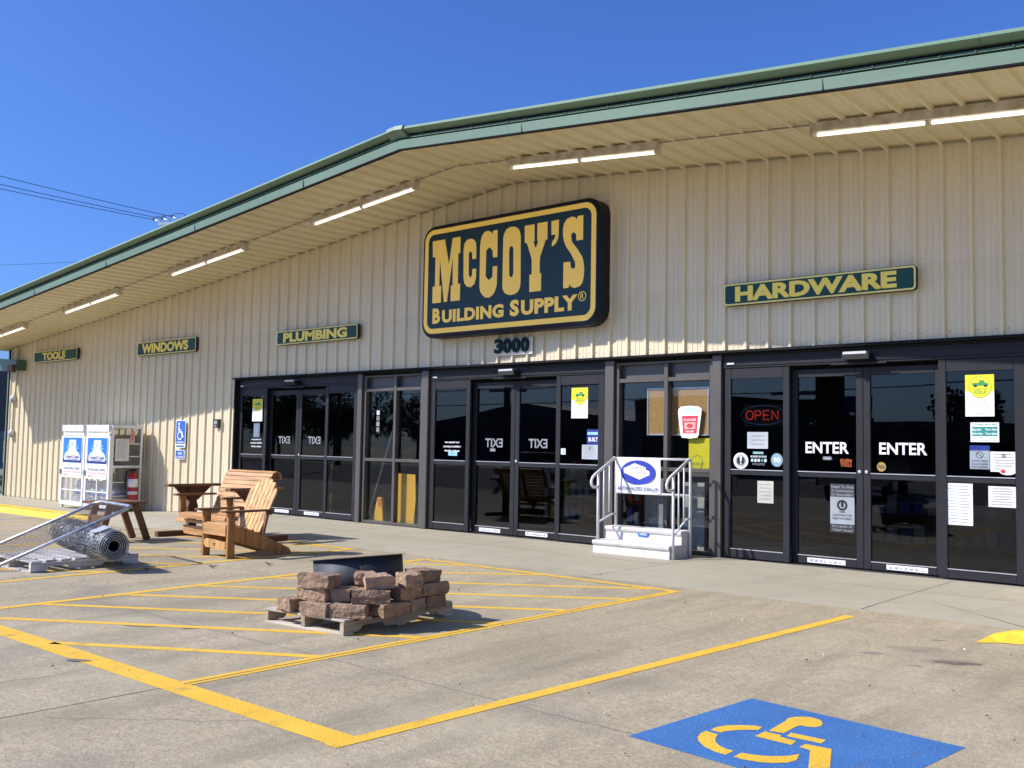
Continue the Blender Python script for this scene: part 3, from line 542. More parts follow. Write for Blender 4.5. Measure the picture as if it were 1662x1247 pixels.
for i, ch in enumerate('3000'):
    mb = MB(); a = -7.36+.178*i; mb.wall_text(ch, a, a+.165, 2.85, 3.08, -.075, M('number_green', (.005, .022, .020), .6, spec=.15), .045)
    # give the digit its thickness
    vv, ff = list(mb.v), list(mb.f); o_ = len(vv); mb.add([(x, -.052, z) for x, y, z in vv], ff, MATS['number_green'])
    ed = {}
    for fc in ff:
        for q in range(len(fc)): e = (fc[q], fc[(q+1) % len(fc)]); ed[tuple(sorted(e))] = ed.get(tuple(sorted(e)), 0)+1
    mb.add(vv+[(x, -.052, z) for x, y, z in vv], [(e[0], e[1], e[1]+o_, e[0]+o_) for e, c_ in ed.items() if c_ == 1], MATS['number_green']); mb.build('digit', parent=N)

# ---------------------------------------------------------------- soffit lights and conduit
LY = -1.31
def light(x0, x1, label):
    zc0, zc1 = Zs(x0)-.028, Zs(x1)-.028; T = thing('strip_light', label, 'light', ((x0+x1)/2, LY, (zc0+zc1)/2), group='fluorescent strip lights under the eaves')
    d = Vector((x1-x0, 0, zc1-zc0)); n = Vector((0, 0, 1)).cross(Vector((0, 1, 0))); mb = MB(); dn = Vector((0, 0, -1))
    a, b = Vector((x0, LY, zc0)), Vector((x1, LY, zc1)); mb.bar(a+dn*.055, b+dn*.055, .11, .105, m_rust)
    for q in (a, b): mb.bbox(q.x-.02, q.x+.02, LY-.06, LY+.06, q.z-.155, q.z-.01, m_rust)
    mid = (a+b)/2; mb.bbox(mid.x-.02, mid.x+.02, LY-.03, LY+.03, mid.z-.15, mid.z-.06, m_rust); mb.build('housing', parent=T)
    for p, q in ((a+d*.02, mid-d*.015), (mid+d*.015, b-d*.02)):
        mb = MB()
        mb.tube([p+dn*.132, q+dn*.132], .021, 12, m_tube)
        mb.build('tube', parent=T)
light(-1.59, .86, 'lit strip light under the eaves, nearest of the row, cut by the frame edge')
light(-6.0, -3.6, 'lit strip light under the eaves, just right of the roof ridge')
light(-10.40, -7.93, 'lit strip light under the eaves, just left of the roof ridge')
light(-14.88, -12.39, 'lit strip light under the eaves above the PLUMBING sign, fourth from the right')
light(-19.42, -16.96, 'lit strip light under the eaves above the WINDOWS sign, fifth from the right')
light(-23.95, -21.47, 'lit strip light under the eaves above the TOOLS sign, furthest of the row')
mb = MB(); xs = [-25.3, -22, -18, -14, -11, -8, XR, -6, -3, .5, 6]; mb.tube([(x, LY, Zs(x)-.040) for x in xs], .011, 6, m_cond)
tag(mb.build('electrical_conduit'), 'thin conduit running under the eaves from light to light', 'conduit')
# bits at the left corner
T = thing('downspout_box', 'green painted metal box at the far left wall corner under the eaves', 'gutter box', (-24.9, -.03, 3.2))
mb = MB(); mb.prism([(-25.5, 3.24), (-24.35, 3.22), (-24.35, 3.50), (-25.5, 3.58)], -.30, -.034, m_dgreen); mb.build('box', parent=T)
mb = MB(); mb.bbox(-24.62, -24.32, -.42, -.31, 3.16, 3.36, M('lamp_brown', (.10, .05, .035), .6)); mb.build('lamp_housing', parent=T)
for z, l in ((2.49, 'small round grey junction box on the far left wall, upper one'), (1.54, 'small grey hose tap box on the far left wall, lower one')):
    mb = MB(); mb.lathe([(.10, 0), (.10, .05), (.05, .09)], 12, m_lgrey, Matrix.Translation((-25.02, -.033, z)) @ Matrix.Rotation(pi/2, 4, 'X')); mb.box(-25.08, -24.96, -.14, -.05, z-.13, z-.02, m_grey); tag(mb.build('junction_box'), l, 'junction box')
mb = MB(); mb.tube([(-25.02, -.045, 1.64), (-25.02, -.045, 2.38)], .012, 6, m_cond); mb.tube([(-24.98, -.045, 2.6), (-24.80, -.045, 2.95), (-24.80, -.045, 3.86)], .012, 6, m_cond); tag(mb.build('wall_conduit'), 'thin conduit running up the far left wall between grey boxes', 'conduit')
# accessible parking plates
T = thing('accessible_sign', 'blue plate with white wheelchair symbol on the cream wall', 'sign', (-16.42, -.033, 1.3))
mb = MB(); mb.prism(rrect(-16.60, -16.21, 1.245, 1.845, .05, 4), -.075, -.06, m_white); mb.box(-16.42, -16.38, -.06, -.034, 1.2, 1.85, m_galv); mb.build('backing', parent=T)
mb = MB(); mb.wall_poly([rrect(-16.585, -16.225, 1.33, 1.83, .04, 4)], -.077, m_ada); mb.build('face', parent=T)
mb = MB(); mb.disc(-16.47, 1.765, .03, .03, -.079, m_wprint, 12)
mb.wall_poly([[(-16.49, 1.72), (-16.45, 1.72), (-16.45, 1.65), (-16.38, 1.65), (-16.38, 1.625), (-16.45, 1.625), (-16.45, 1.58), (-16.36, 1.58), (-16.32, 1.47), (-16.27, 1.485), (-16.28, 1.51), (-16.30, 1.505), (-16.335, 1.605), (-16.49, 1.605)]], -.079, m_wprint); mb.disc(-16.43, 1.51, .095, .095, -.0785, m_wprint, 20, .74)
mb.wall_text('PARKING', -16.54, -16.27, 1.345, 1.39, -.079, m_wprint, .02); mb.rect(-16.56, -16.25, 1.265, 1.30, -.077, m_ada); mb.build('symbol', parent=T)
T = thing('van_sign', 'small blue plate with white lettering below the wheelchair plate', 'sign', (-16.42, -.033, .95))
mb = MB(); mb.prism(rrect(-16.58, -16.23, 1.0, 1.205, .04, 4), -.075, -.034, m_white); mb.build('backing', parent=T)
mb = MB(); mb.wall_poly([rrect(-16.567, -16.243, 1.013, 1.192, .03, 4)], -.077, m_ada); mb.build('face', parent=T)
mb = MB(); mb.wall_text('VAN', -16.49, -16.32, 1.095, 1.16, -.079, m_wprint, .02); mb.build('lettering', parent=T); mb = MB(); mb.wall_text('ACCESSIBLE', -16.55, -16.26, 1.035, 1.07, -.079, m_wprint, .02); mb.build('lettering', parent=T)
mb = MB(); mb.bbox(-15.14, -14.94, -.09, -.034, 1.68, 1.86, m_ink); mb.box(-15.10, -14.99, -.094, -.0905, 1.76, 1.83, m_grey); mb.box(-15.10, -15.02, -.094, -.0905, 1.70, 1.74, m_frost); tag(mb.build('keypad'), 'small black keypad box on the cream wall left of the doors', 'keypad')
mb = MB(); mb.box(-17.83, -17.74, -.012, -.006, 1.73, 2.0, m_lgrey); tag(mb.build('wall_label'), 'narrow pale label stuck on the cream wall above the gas cage', 'label')

# ---------------------------------------------------------------- posters and stickers on the glass
SG, LG = FY+.0185, FY+.095+.0185
def poster(name, label, cat, x0, x1, z0, z1, y, base, fn=None, grp=None, rows=0, ink=m_grey, t=.0015):
    mb = MB(); mb.box(x0, x1, y-t, y, z0, z1, base)
    if fn: fn(mb, x0, x1, z0, z1, y-t-.0008)
    if rows:
        h = (z1-z0)/(rows+1)
        for i in range(rows):
            zc = z1-h*(i+.9); a = x0+(x1-x0)*random.uniform(.10, .22); b = x1-(x1-x0)*random.uniform(.10, .22); mb.rect(a, b, zc-h*.18, zc+h*.12, y-t-.0008, ink)
    return tag(mb.build(name), label, cat, grp)
def pickup(mb, x0, x1, z0, z1, y):
    w, h = x1-x0, z1-z0; zs = z0+.60*h; mb.rect(x0, x1, zs, z1, y, m_pyel); cx, cz = x0+w*.52, z0+.70*h; rx, rz = w*.40, h*.26
    mb.disc(cx, cz, rx, rz, y-.0006, m_pgreen, 24); mb.disc(cx, cz, rx*.95, rz*.95, y-.001, m_pyel, 24)
    a, b = cx-rx*.68, cx+rx*.72; zb = cz+rz*.12
    mb.wall_poly([[(a, zb), (b, zb), (b, zb+rz*.22), (cx+rx*.45, zb+rz*.28), (cx+rx*.30, zb+rz*.52), (cx-rx*.05, zb+rz*.52), (cx-rx*.1, zb+rz*.28), (a, zb+rz*.28)]], y-.0014, m_pgreen)
    for q in (a+rx*.28, b-rx*.25): mb.disc(q, zb, rx*.15, rz*.13, y-.0018, m_ink, 12)
    mb.wall_text('ONLINE STORE', cx-rx*.6, cx+rx*.6, cz-rz*.30, cz-rz*.12, y-.0014, m_pgreen, .02); mb.wall_text('PICKUP', cx-rx*.55, cx+rx*.55, cz-rz*.62, cz-rz*.36, y-.0014, m_pgreen, .03)
    mb.wall_text('BUY ONLINE', cx-rx*.6, cx+rx*.55, z0+h*.30, z0+h*.35, y, m_grey); mb.wall_text('PICKUP IN STORE', cx-rx*.8, cx+rx*.75, z0+h*.21, z0+h*.26, y, m_grey); mb.wall_text('SIGN UP AT THE SERVICE DESK', x0+w*.08, x1-w*.08, z0+h*.13, z0+h*.17, y, m_grey)
    mb.rect(cx-w*.2, cx+w*.18, z0+h*.06, z0+h*.075, y, m_grey)
poster('poster', 'yellow and white pickup poster with a green truck, on the far right glass', 'poster', -.435, -.135, 1.825, 2.289, SG, m_wprint, pickup, 'pickup posters')
poster('poster', 'yellow and white pickup poster with a green truck, left of the white steps', 'poster', -5.952, -5.651, 1.835, 2.286, SG, m_wprint, pickup, 'pickup posters')
poster('poster', 'yellow and white pickup poster with a green truck, on the furthest exit sidelite', 'poster', -14.03, -13.69, 1.818, 2.268, SG, m_wprint, pickup, 'pickup posters')
def hours(mb, x0, x1, z0, z1, y):
    h = z1-z0; w = x1-x0; mb.wall_text('STORE HOURS', x0+.02, x1-.02, z1-h*.16, z1-h*.05, y, m_teal, .02); mb.rect(x0+.015, x1-.015, z0+h*.30, z1-h*.22, y, m_teal)
    for t, a, b, za, zb in (('Mon-Fri', .06, .38, .56, .70), ('7am-7pm', .52, .94, .56, .70), ('Saturday', .06, .44, .35, .49), ('7am-6pm', .52, .94, .35, .49)): mb.wall_text(t, x0+w*a, x0+w*b, z0+h*za, z0+h*zb, y-.0006, m_wprint, .02)
    mb.wall_text('CLOSED SUNDAY', x0+.03, x1-.03, z0+h*.17, z0+h*.25, y, m_teal); mb.wall_text('TO ALLOW FAMILY TIME', x0+.03, x1-.03, z0+h*.05, z0+h*.12, y, m_teal)
poster('hours_sign', 'white and teal store hours sign on the far right glass', 'sign', -.385, -.091, 1.542, 1.758, SG, m_wprint, hours)
def cyl(mb, x0, x1, z0, z1, y):
    w, h = x1-x0, z1-z0; mb.rect(x0, x1, z1-h*.22, z1, y, m_pdark); mb.disc(x0+w*.5, z0+h*.60, w*.19, w*.19, y, m_ink, 18, .82); mb.bar((x0+w*.38, y, z0+h*.68), (x0+w*.62, y, z0+h*.52), .002, .008, m_ink)
    for i, t in enumerate(('DO NOT BRING', 'LP-GAS CYLINDERS', 'INTO THE BUILDING')): mb.wall_text(t, x0+w*.08, x1-w*.08, z0+h*(.30-.13*i), z0+h*(.385-.13*i), y, m_ink, .02)
poster('warning_sign', 'grey warning sign about gas cylinders below the store hours', 'sign', -.395, -.19, 1.243, 1.504, SG, M('grey_sign', (.28, .32, .36), .5), cyl)
def cert(mb, x0, x1, z0, z1, y): mb.disc((x0+x1)/2, z1-.045, .022, .022, y, m_grey, 12)
poster('certificate', 'white certificate sheet at the right edge of the upper far right glass', 'paper', -.184, .089, 1.218, 1.439, SG-.002, m_offw, cert, None, 6)
mb = MB(); mb.disc(-.01, 1.225, .085, .04, SG-.007, m_offw, 20); mb.disc(-.055, 1.225, .025, .022, SG-.008, m_pred, 12); tag(mb.build('sticker'), 'small oval sticker with a red mark under the certificate sheet', 'sticker')
poster('notice', 'tall white notice sheet with two text blocks on the lower far right glass', 'paper', -.661, -.37, .614, 1.078, SG, m_wprint, None, None, 13)
poster('notice', 'pale typed sheet at the right edge of the lower far right glass', 'paper', -.209, .072, .834, 1.061, SG, m_offw, None, None, 7)
poster('notice', 'blank pale sheet taped below the neon sign', 'paper', -3.098, -2.81, 1.43, 1.642, SG, M('grey_paper', (.42, .46, .47), .7), None, None, 3)
poster('notice', 'creased sheet taped on the lower glass below the round stickers', 'paper', -2.955, -2.735, .74, 1.02, SG, M('yellowed_paper', (.48, .47, .38), .8), None, None, 5)
mb = MB(); mb.disc(-3.19, 1.27, .105, .105, SG, m_wprint, 28); mb.disc(-3.19, 1.27, .075, .075, SG-.0008, m_ink, 28); mb.disc(-3.19, 1.27, .068, .068, SG-.0012, m_wprint, 28, .9); mb.wall_poly([[(-3.205, 1.325), (-3.175, 1.325), (-3.183, 1.255), (-3.197, 1.255)]], SG-.0016, m_wprint); mb.disc(-3.19, 1.232, .012, .012, SG-.0016, m_wprint, 10); tag(mb.build('sticker'), 'round black and white exclamation mark sticker on the entrance glass', 'sticker')
mb = MB(); mb.disc(-2.69, 1.29, .082, .088, SG, m_haz, 24); mb.disc(-2.69, 1.29, .072, .078, SG-.0008, M('badge_blue', (.22, .38, .42), .5), 24); mb.wall_text('90', -2.735, -2.645, 1.26, 1.32, SG-.0014, m_wprint, .02); tag(mb.build('sticker'), 'round pale blue badge sticker reading 90 on the entrance glass', 'sticker')
mb = MB(); mb.rect(-3.02, -2.87, 1.36, 1.392, SG, m_teal); mb.wall_text('PUBLIC NOTICE', -3.01, -2.88, 1.366, 1.386, SG-.0008, m_wprint, .02); mb.wall_text('WE SUPPORT OUR TROOPS', -3.054, -2.83, 1.315, 1.34, SG, m_wprint, .02)
for i in range(5): mb.disc(-3.03+.046*i, 1.28, .019, .022, SG, (m_plight, m_offw, m_lgrey, m_teal, m_offw)[i], 12)
mb.wall_text('WWW.SUPPORT', -3.03, -2.85, 1.215, 1.245, SG, m_frost); tag(mb.build('decal'), 'white lettering decal with five round emblems between the round stickers', 'decal')
mb = MB(); mb.disc(-1.409, 1.238, .054, .056, LG, m_gold, 20); mb.wall_text('Pella', -1.45, -1.37, 1.215, 1.262, LG-.0008, m_ink, .01); tag(mb.build('sticker'), 'round gold sticker below the lettering on the right-hand entrance door', 'sticker')
mb = MB(); mb.wall_poly([rrect(-2.131, -2.013, 1.304, 1.347, .02, 4)], LG, m_haz); mb.rect(-2.11, -2.035, 1.322, 1.33, LG-.0008, m_lgrey); tag(mb.build('sticker'), 'small grey oval sticker below the lettering on the left-hand entrance door', 'sticker')
mb = MB(); mb.wall_text('KLEIN', -1.905, -1.768, 1.278, 1.321, LG, m_orange, .02); mb.wall_text('TOOLS', -1.905, -1.768, 1.228, 1.270, LG, m_orange, .02); tag(mb.build('decal'), 'orange two-word decal on the left-hand entrance door', 'decal')
def contractor(mb, x0, x1, z0, z1, y):
    w, h = x1-x0, z1-z0
    for i, t in enumerate(('Need To Find', 'A Contractor', 'Or Remodeler?')): mb.wall_text(t, x0+w*.04, x1-w*.04, z1-h*(.09+.08*i), z1-h*(.03+.08*i), y, m_frost, .02)
    mb.rect(x0, x1, z0+h*.17, z1-h*.27, y, M('network_panel', (.30, .33, .34), .6)); mb.disc(x0+w*.5, z0+h*.56, w*.22, w*.22, y-.0006, m_frame, 18, .6); mb.rect(x0+w*.45, x0+w*.56, z0+h*.52, z0+h*.66, y-.001, m_frame)
    for i, t in enumerate(('HOME', 'CONTRACTOR', 'NETWORK')): mb.wall_text(t, x0+w*(.38 if i == 0 else .1), x1-w*(.38 if i == 0 else .1), z0+h*(.40-.07*i), z0+h*(.445-.07*i), y-.001, m_frame, .02)
    for i, t in enumerate(("It's Just A", '"Click" Away!')): mb.wall_text(t, x0+w*.08, x1-w*.08, z0+h*(.09-.08*i), z0+h*(.15-.08*i), y, m_frost, .02)
poster('poster', 'grey contractor network poster on the lower left-hand entrance door', 'poster', -2.035, -1.735, .432, 1.017, LG, M('dark_decal', (.03, .033, .036), .5), contractor)
# the white pail decal on the bay window
WG = FY+.0685
mb = MB(); mb.wall_poly([[(-4.155, 1.95), (-4.16, 1.90), (-4.12, 1.60), (-4.10, 1.565), (-3.98, 1.552), (-3.86, 1.565), (-3.84, 1.60), (-3.80, 1.90), (-3.795, 1.95), (-3.84, 1.985), (-3.98, 1.997), (-4.12, 1.985)]], WG, m_wprint); mb.disc(-3.975, 1.93, .155, .045, WG-.0008, M('pail_rim', (.52, .60, .64), .5), 20)
mb.wall_poly([[(-4.10, 1.86), (-3.85, 1.86), (-3.87, 1.62), (-4.08, 1.62)]], WG-.001, m_pred); mb.wall_text('MULE-HIDE', -4.07, -3.88, 1.79, 1.82, WG-.0016, m_wprint, .02); mb.rect(-4.06, -3.89, 1.68, 1.77, WG-.0016, M('label_peach', (.70, .42, .34), .5)); mb.disc(-3.975, 1.725, .05, .03, WG-.002, m_pred, 14); mb.wall_text('SEALER', -4.04, -3.91, 1.635, 1.66, WG-.0016, m_wprint, .02); tag(mb.build('pail_decal'), 'white pail shaped decal with a red label on the bay window', 'decal')
def built(mb, x0, x1, z0, z1, y): mb.rect(x0+.01, x1-.01, z1-.08, z1-.04, y, m_plight); mb.wall_text('BUILT', x0+.03, x1-.01, z0+.06, z0+.12, y, m_wprint, .03)
poster('poster', 'dark blue poster reading BUILT on the sidelite left of the steps', 'poster', -5.66, -5.455, 1.435, 1.673, SG, m_pdark, built)
poster('notice', 'pale typed sheet below the dark blue poster left of the steps', 'paper', -5.746, -5.462, 1.236, 1.446, SG-.002, M('pale_blue_paper', (.40, .43, .45), .7), cert, None, 6)
poster('sticker', 'small two-tone white sticker at the lower left corner of a sidelite', 'sticker', -6.165, -6.05, 1.296, 1.386, SG, m_wprint, lambda mb, a, b, c, d, y: mb.rect(a+.06, b-.01, c+.01, d-.01, y, m_plight))
for (a, b), l in (((-8.60, -8.20), 'white three-line family values lettering on the middle exit sidelite'), ((-14.06, -13.67), 'white three-line family values lettering on the furthest exit sidelite')):
    mb = MB()
    for i, t in enumerate(('we spend our', 'sundays building', 'family values')): mb.wall_text(t, a+.03*(i != 1), b-.03*(i != 1), 1.43-.07*i, 1.475-.07*i, SG, m_wprint, .02)
    tag(mb.build('decal'), l, 'decal', 'family values lettering')
poster('sticker', 'small teal and white sticker below the lettering on the middle exit sidelite', 'sticker', -8.48, -8.28, 1.235, 1.302, SG, m_plight, None, None, 1, m_teal)
poster('sticker', 'small grey sticker below the reversed EXIT of the middle doors', 'sticker', -7.645, -7.53, 1.318, 1.366, LG, m_haz, None, None, 1, m_lgrey)
poster('notice', 'small blue sheet under the pickup poster on the furthest sidelite', 'paper', -13.97, -13.76, 1.498, 1.782, SG, M('dim_blue_print', (.10, .16, .22), .6), None, None, 6)
mb = MB()
for i in range(4): mb.rect(-10.33, -10.25, 1.62+.10*i, 1.70+.10*i, WG, (m_haz, m_frost, m_haz, m_lgrey)[i])
tag(mb.build('decal'), 'strip of four small pale stickers on the left bay window', 'decal')

# ---------------------------------------------------------------- things seen through the glass
Z0 = .008
mb = MB(); mb.prism([(-9.91, Z0+.003), (-9.43, Z0+.003), (-9.39, .45), (-9.41, .89), (-9.95, .90), (-9.96, .45)], .25, .27, m_boardy); tag(mb.build('yellow_board'), 'tall yellow board standing inside the left bay window', 'board')
mb = MB(); mb.prism([(-10.48, Z0+.002), (-10.19, Z0+.002), (-10.25, .46), (-10.35, .46)], .24, .30, m_boardy); mb.box(-10.33, -10.25, .236, .2395, .30, .44, m_orange); tag(mb.build('floor_sign'), 'yellow wedge shaped floor sign inside the left bay window', 'floor sign')
mb = MB(); mb.tube([(-10.82, .42, Z0+.02), (-10.28, .50, 1.66)], .014, 8, m_lgrey); tag(mb.build('pole'), 'thin pale pole leaning inside the left bay window', 'pole')
T = thing('cork_board', 'cork notice board inside the right bay window', 'notice board', (-4.2, .2, 1.6)); mb = MB(); mb.box(-4.665, -3.735, .20, .215, 1.615, 2.23, m_cork); mb.build('cork', parent=T); mb = MB(); ring(mb, -4.69, -3.71, 1.59, 2.255, .19, .22, .025, .025, .025, .025, m_alu); mb.build('frame', parent=T)
def tp(mb, x0, x1, z0, z1, y): mb.disc((x0+x1)/2-.06, z0+.19, .09, .10, y, m_pgreen, 18); mb.disc((x0+x1)/2-.06, z0+.19, .08, .09, y-.001, m_pyel, 18); mb.wall_text('PICKUP', x0+.05, x1-.15, z0+.15, z0+.19, y-.002, m_pgreen, .02); mb.rect(x0, x1, z0, z0+.11, y, m_offw)
poster('poster', 'yellow poster standing below the cork board in the bay window', 'poster', -4.03, -3.65, 1.04, 1.56, .22, m_pyel, tp)
mb = MB(); mb.bbox(-4.95, -4.50, .55, .60, .32, .98, M('grey_panel', (.30, .31, .30), .7)); mb.bbox(-4.94, -4.51, .55, .62, Z0, .318, MATS['grey_panel']); tag(mb.build('display_panel'), 'pale grey panel standing inside behind the steps', 'panel')
mb = MB(); mb.bbox(-4.24, -3.9, .42, .50, Z0, .95, M('cream_panel', (.42, .41, .37), .7)); tag(mb.build('display_panel'), 'tall cream panel inside behind the right end of the steps', 'panel')
mstan = M('stanchion_green', (.02, .10, .06), .5)
def stan(x, y, l):
    T = thing('stanchion', l, 'stanchion', (x, y, Z0), group='slim posts inside the automatic doors'); mb = MB(); mb.lathe([(.10, .0), (.09, .02), (.035, .05), (.03, .14)], 14, m_lgrey); mb.build('base', parent=T, world=False)
    mb = MB(); mb.lathe([(.022, .14), (.022, .45)], 8, m_pyel); mb.lathe([(.03, .45), (.035, .75)], 8, mstan); mb.lathe([(.02, .75), (.02, 1.0)], 8, m_pyel); mb.build('post', parent=T, world=False)
stan(-11.9, .45, 'slim yellow and green post inside the furthest exit doors, on a grey foot'); stan(-8.25, .55, 'slim yellow and green post inside the middle exit doors, left one'); stan(-6.45, .5, 'slim yellow and green post inside the middle exit doors, right one'); stan(-2.75, .5, 'slim yellow and green post inside the entrance doors')
# neon sign
T = thing('neon_sign', 'red neon OPEN sign with a blue oval tube behind the entrance glass', 'neon sign', (-2.95, .2, 1.72))
mb = MB(); n_ = 40; mb.tube([(-2.93+.31*cos(2*pi*k/n_), .20, 1.86+.125*sin(2*pi*k/n_)) for k in range(n_+1)], .008, 6, m_neonb); mb.build('oval_tube', parent=T)
mb = MB(); zb, zt, yy = 1.805, 1.92, .195; x = -3.17
mb.tube([(x+.055+.05*cos(2*pi*k/16), yy, (zb+zt)/2+.057*sin(2*pi*k/16)) for k in range(17)], .007, 6); x += .135
mb.tube([(x, yy, zb), (x, yy, zt), (x+.06, yy, zt), (x+.08, yy, zt-.03), (x+.06, yy, zt-.06), (x, yy, zt-.06)], .007, 6); x += .115
mb.tube([(x+.08, yy, zb), (x, yy, zb), (x, yy, zt), (x+.08, yy, zt)], .007, 6); mb.tube([(x, yy, zb+.058), (x+.065, yy, zb+.058)], .007, 6); x += .115
mb.tube([(x, yy, zb), (x, yy, zt), (x+.085, yy, zb), (x+.085, yy, zt)], .007, 6); mb.build('letter_tubes', m_neonr, T)
mb = MB(); mb.bbox(-3.26, -2.60, .225, .26, 1.71, 2.0, m_black); mb.build('backplate', parent=T)
T = thing('product_rack', 'dark rack of small bright tools deep inside the middle exit doors', 'rack', (-7.3, 2.4, Z0)); mb = MB()
for z in (.1, .5, .9, 1.3): mb.box(-8.4, -6.2, 2.4, 2.8, z, z+.03, m_frame)
mb.box(-8.4, -8.35, 2.4, 2.8, Z0, 1.6, m_frame); mb.box(-6.25, -6.2, 2.4, 2.8, Z0, 1.6, m_frame); mb.build('shelving', parent=T)
mb = MB()
for z in (.13, .53, .93):
    for i in range(14): mb.box(-8.3+i*.15, -8.2+i*.15, 2.42, 2.6, z, z+random.uniform(.1, .28), random.choice((m_offw, m_pyel, m_pred, m_ada, m_teal, m_grey)))
mb.build('goods', parent=T)
T = thing('product_rack', 'dark rack of boxes deep inside the entrance doors', 'rack', (-1.5, 2.9, Z0)); mb = MB()
for z in (.1, .5, .9): mb.box(-2.8, -.4, 2.9, 3.3, z, z+.03, m_frame)
mb.box(-2.8, -2.75, 2.9, 3.3, Z0, 1.3, m_frame); mb.box(-.45, -.4, 2.9, 3.3, Z0, 1.3, m_frame); mb.build('shelving', parent=T)
mb = MB()
for z in (.13, .53):
    for i in range(12): mb.box(-2.7+i*.19, -2.56+i*.19, 2.92, 3.2, z, z+random.uniform(.1, .3), random.choice((m_offw, m_grey, m_pred, m_ada, m_grey)))
mb.build('goods', parent=T)

# ---------------------------------------------------------------- gas cylinder cage
def wires(mb, O, U, V, w, h, sp, r, m=None):   # diamond mesh filling a rectangle
    O, U, V = Vector(O), Vector(U), Vector(V); N = U.cross(V).normalized()*r
    for sg in (1, -1):
        c = -h if sg > 0 else 0.
        end = w if sg > 0 else w+h
        while c < end:
            pts = []
            # line v = sg*(u-c)
            for u, v in ((0, sg*(0-c)), (w, sg*(w-c))):
                if 0 <= v <= h: pts.append((u, v))
            for v in (0, h):
                u = c+sg*v
                if 0 < u < w: pts.append((u, v))
            if len(pts) >= 2:
                a, b = pts[0], pts[-1]; p, q = O+U*a[0]+V*a[1], O+U*b[0]+V*b[1]; d = (q-p)
                if d.length > .01:
                    t = d.normalized().cross(N).normalized()*r
                    mb.add([p+t, p-t, q-t, q+t, p+N, q+N], [(0, 1, 2, 3), (0, 4, 5, 3), (1, 4, 5, 2)], m)
            c += sp
X0, X1, Y0, Y1, ZB, ZT = -20.05, -17.75, -.95, -.20, -.10, 1.70
T = thing('cylinder_cage', 'white steel mesh gas cylinder cage with two doors against the cream wall', 'cage', (-18.9, -.55, -.19))
mb = MB()
for x in (X0, X1-.05):
    for y in (Y0+.03, Y1-.05): mb.bbox(x, x+.05, y, y+.05, -.185, ZT)
for z in (ZB, ZT-.05, .78):
    mb.bbox(X1-.045, X1-.005, Y0+.08, Y1-.05, z, z+.05); mb.bbox(X0+.005, X0+.045, Y0+.08, Y1-.05, z, z+.05)
    mb.bbox(X0+.05, X1-.05, Y1-.045, Y1-.005, z, z+.05)
for z in (1.30, 1.02, .45, .15): mb.bbox(X1-.035, X1-.012, Y0+.08, Y1-.05, z, z+.022)
mb.bbox(X0+.05, X1-.05, Y0+.035, Y0+.075, ZB, ZB+.05); mb.bbox((X0+X1)/2-.05, (X0+X1)/2+.05, Y0+.035, Y0+.075, ZB+.05, ZT)
mb.box(X0, X1, Y0+.03, Y1, ZT, ZT+.02); mb.build('frame', m_white, T)
mb = MB()
for z in (.0, .82): mb.box(X0+.06, X1-.06, Y0+.1, Y1-.06, z, z+.02)
mb.build('shelf', m_lgrey, T)
mb = MB(); wires(mb, (X1-.02, Y0+.08, ZB+.05), (0, 1, 0), (0, 0, 1), Y1-Y0-.13, 1.70, .034, .0042, M('shade_toned_mesh', (.14, .14, .13), .6)); mb.build('side_mesh', m_lgrey, T); mb = MB(); wires(mb, (X0+.02, Y0+.08, ZB+.05), (0, 1, 0), (0, 0, 1), Y1-Y0-.13, 1.70, .07, .003); mb.build('side_mesh', m_lgrey, T)  # near side mesh coloured darker to put the cage's inner shade in
xm = (X0+X1)/2
for a, b in ((X0, xm-.03), (xm+.03, X1)):
    mb = MB(); ring(mb, a, b, ZB-.01, 1.47, Y0-.01, Y0+.03, .07, .07, .10, .09); mb.bbox(a+.0705, b-.0705, Y0, Y0+.02, .58, .62); mb.bbox((a+b)/2-.018, (a+b)/2+.018, Y0, Y0+.02, ZB+.085, .579); mb.bbox(a+.0705, b-.0705, Y0, Y0+.02, .22, .245)
    mb.bbox(a+.09, b-.03, Y0-.02, Y0+.03, 1.475, 1.545); mb.bbox(a+.05, b-.05, Y0-.03, Y0+.03, 1.57, 1.72); d = mb.build('door', m_white, T)
    mb = MB(); wires(mb, (a+.07, Y0+.01, ZB+.08), (1, 0, 0), (0, 0, 1), b-a-.14, .52, .045, .0028); wires(mb, (a+.07, Y0+.01, .62), (1, 0, 0), (0, 0, 1), b-a-.14, .75, .06, .003); mb.build('door_mesh', m_lgrey, d)
    mb = MB(); mb.bbox(a-.03, a+.06, Y0-.05, Y0-.011, .60, .70, m_grey); mb.build('latch', parent=d)
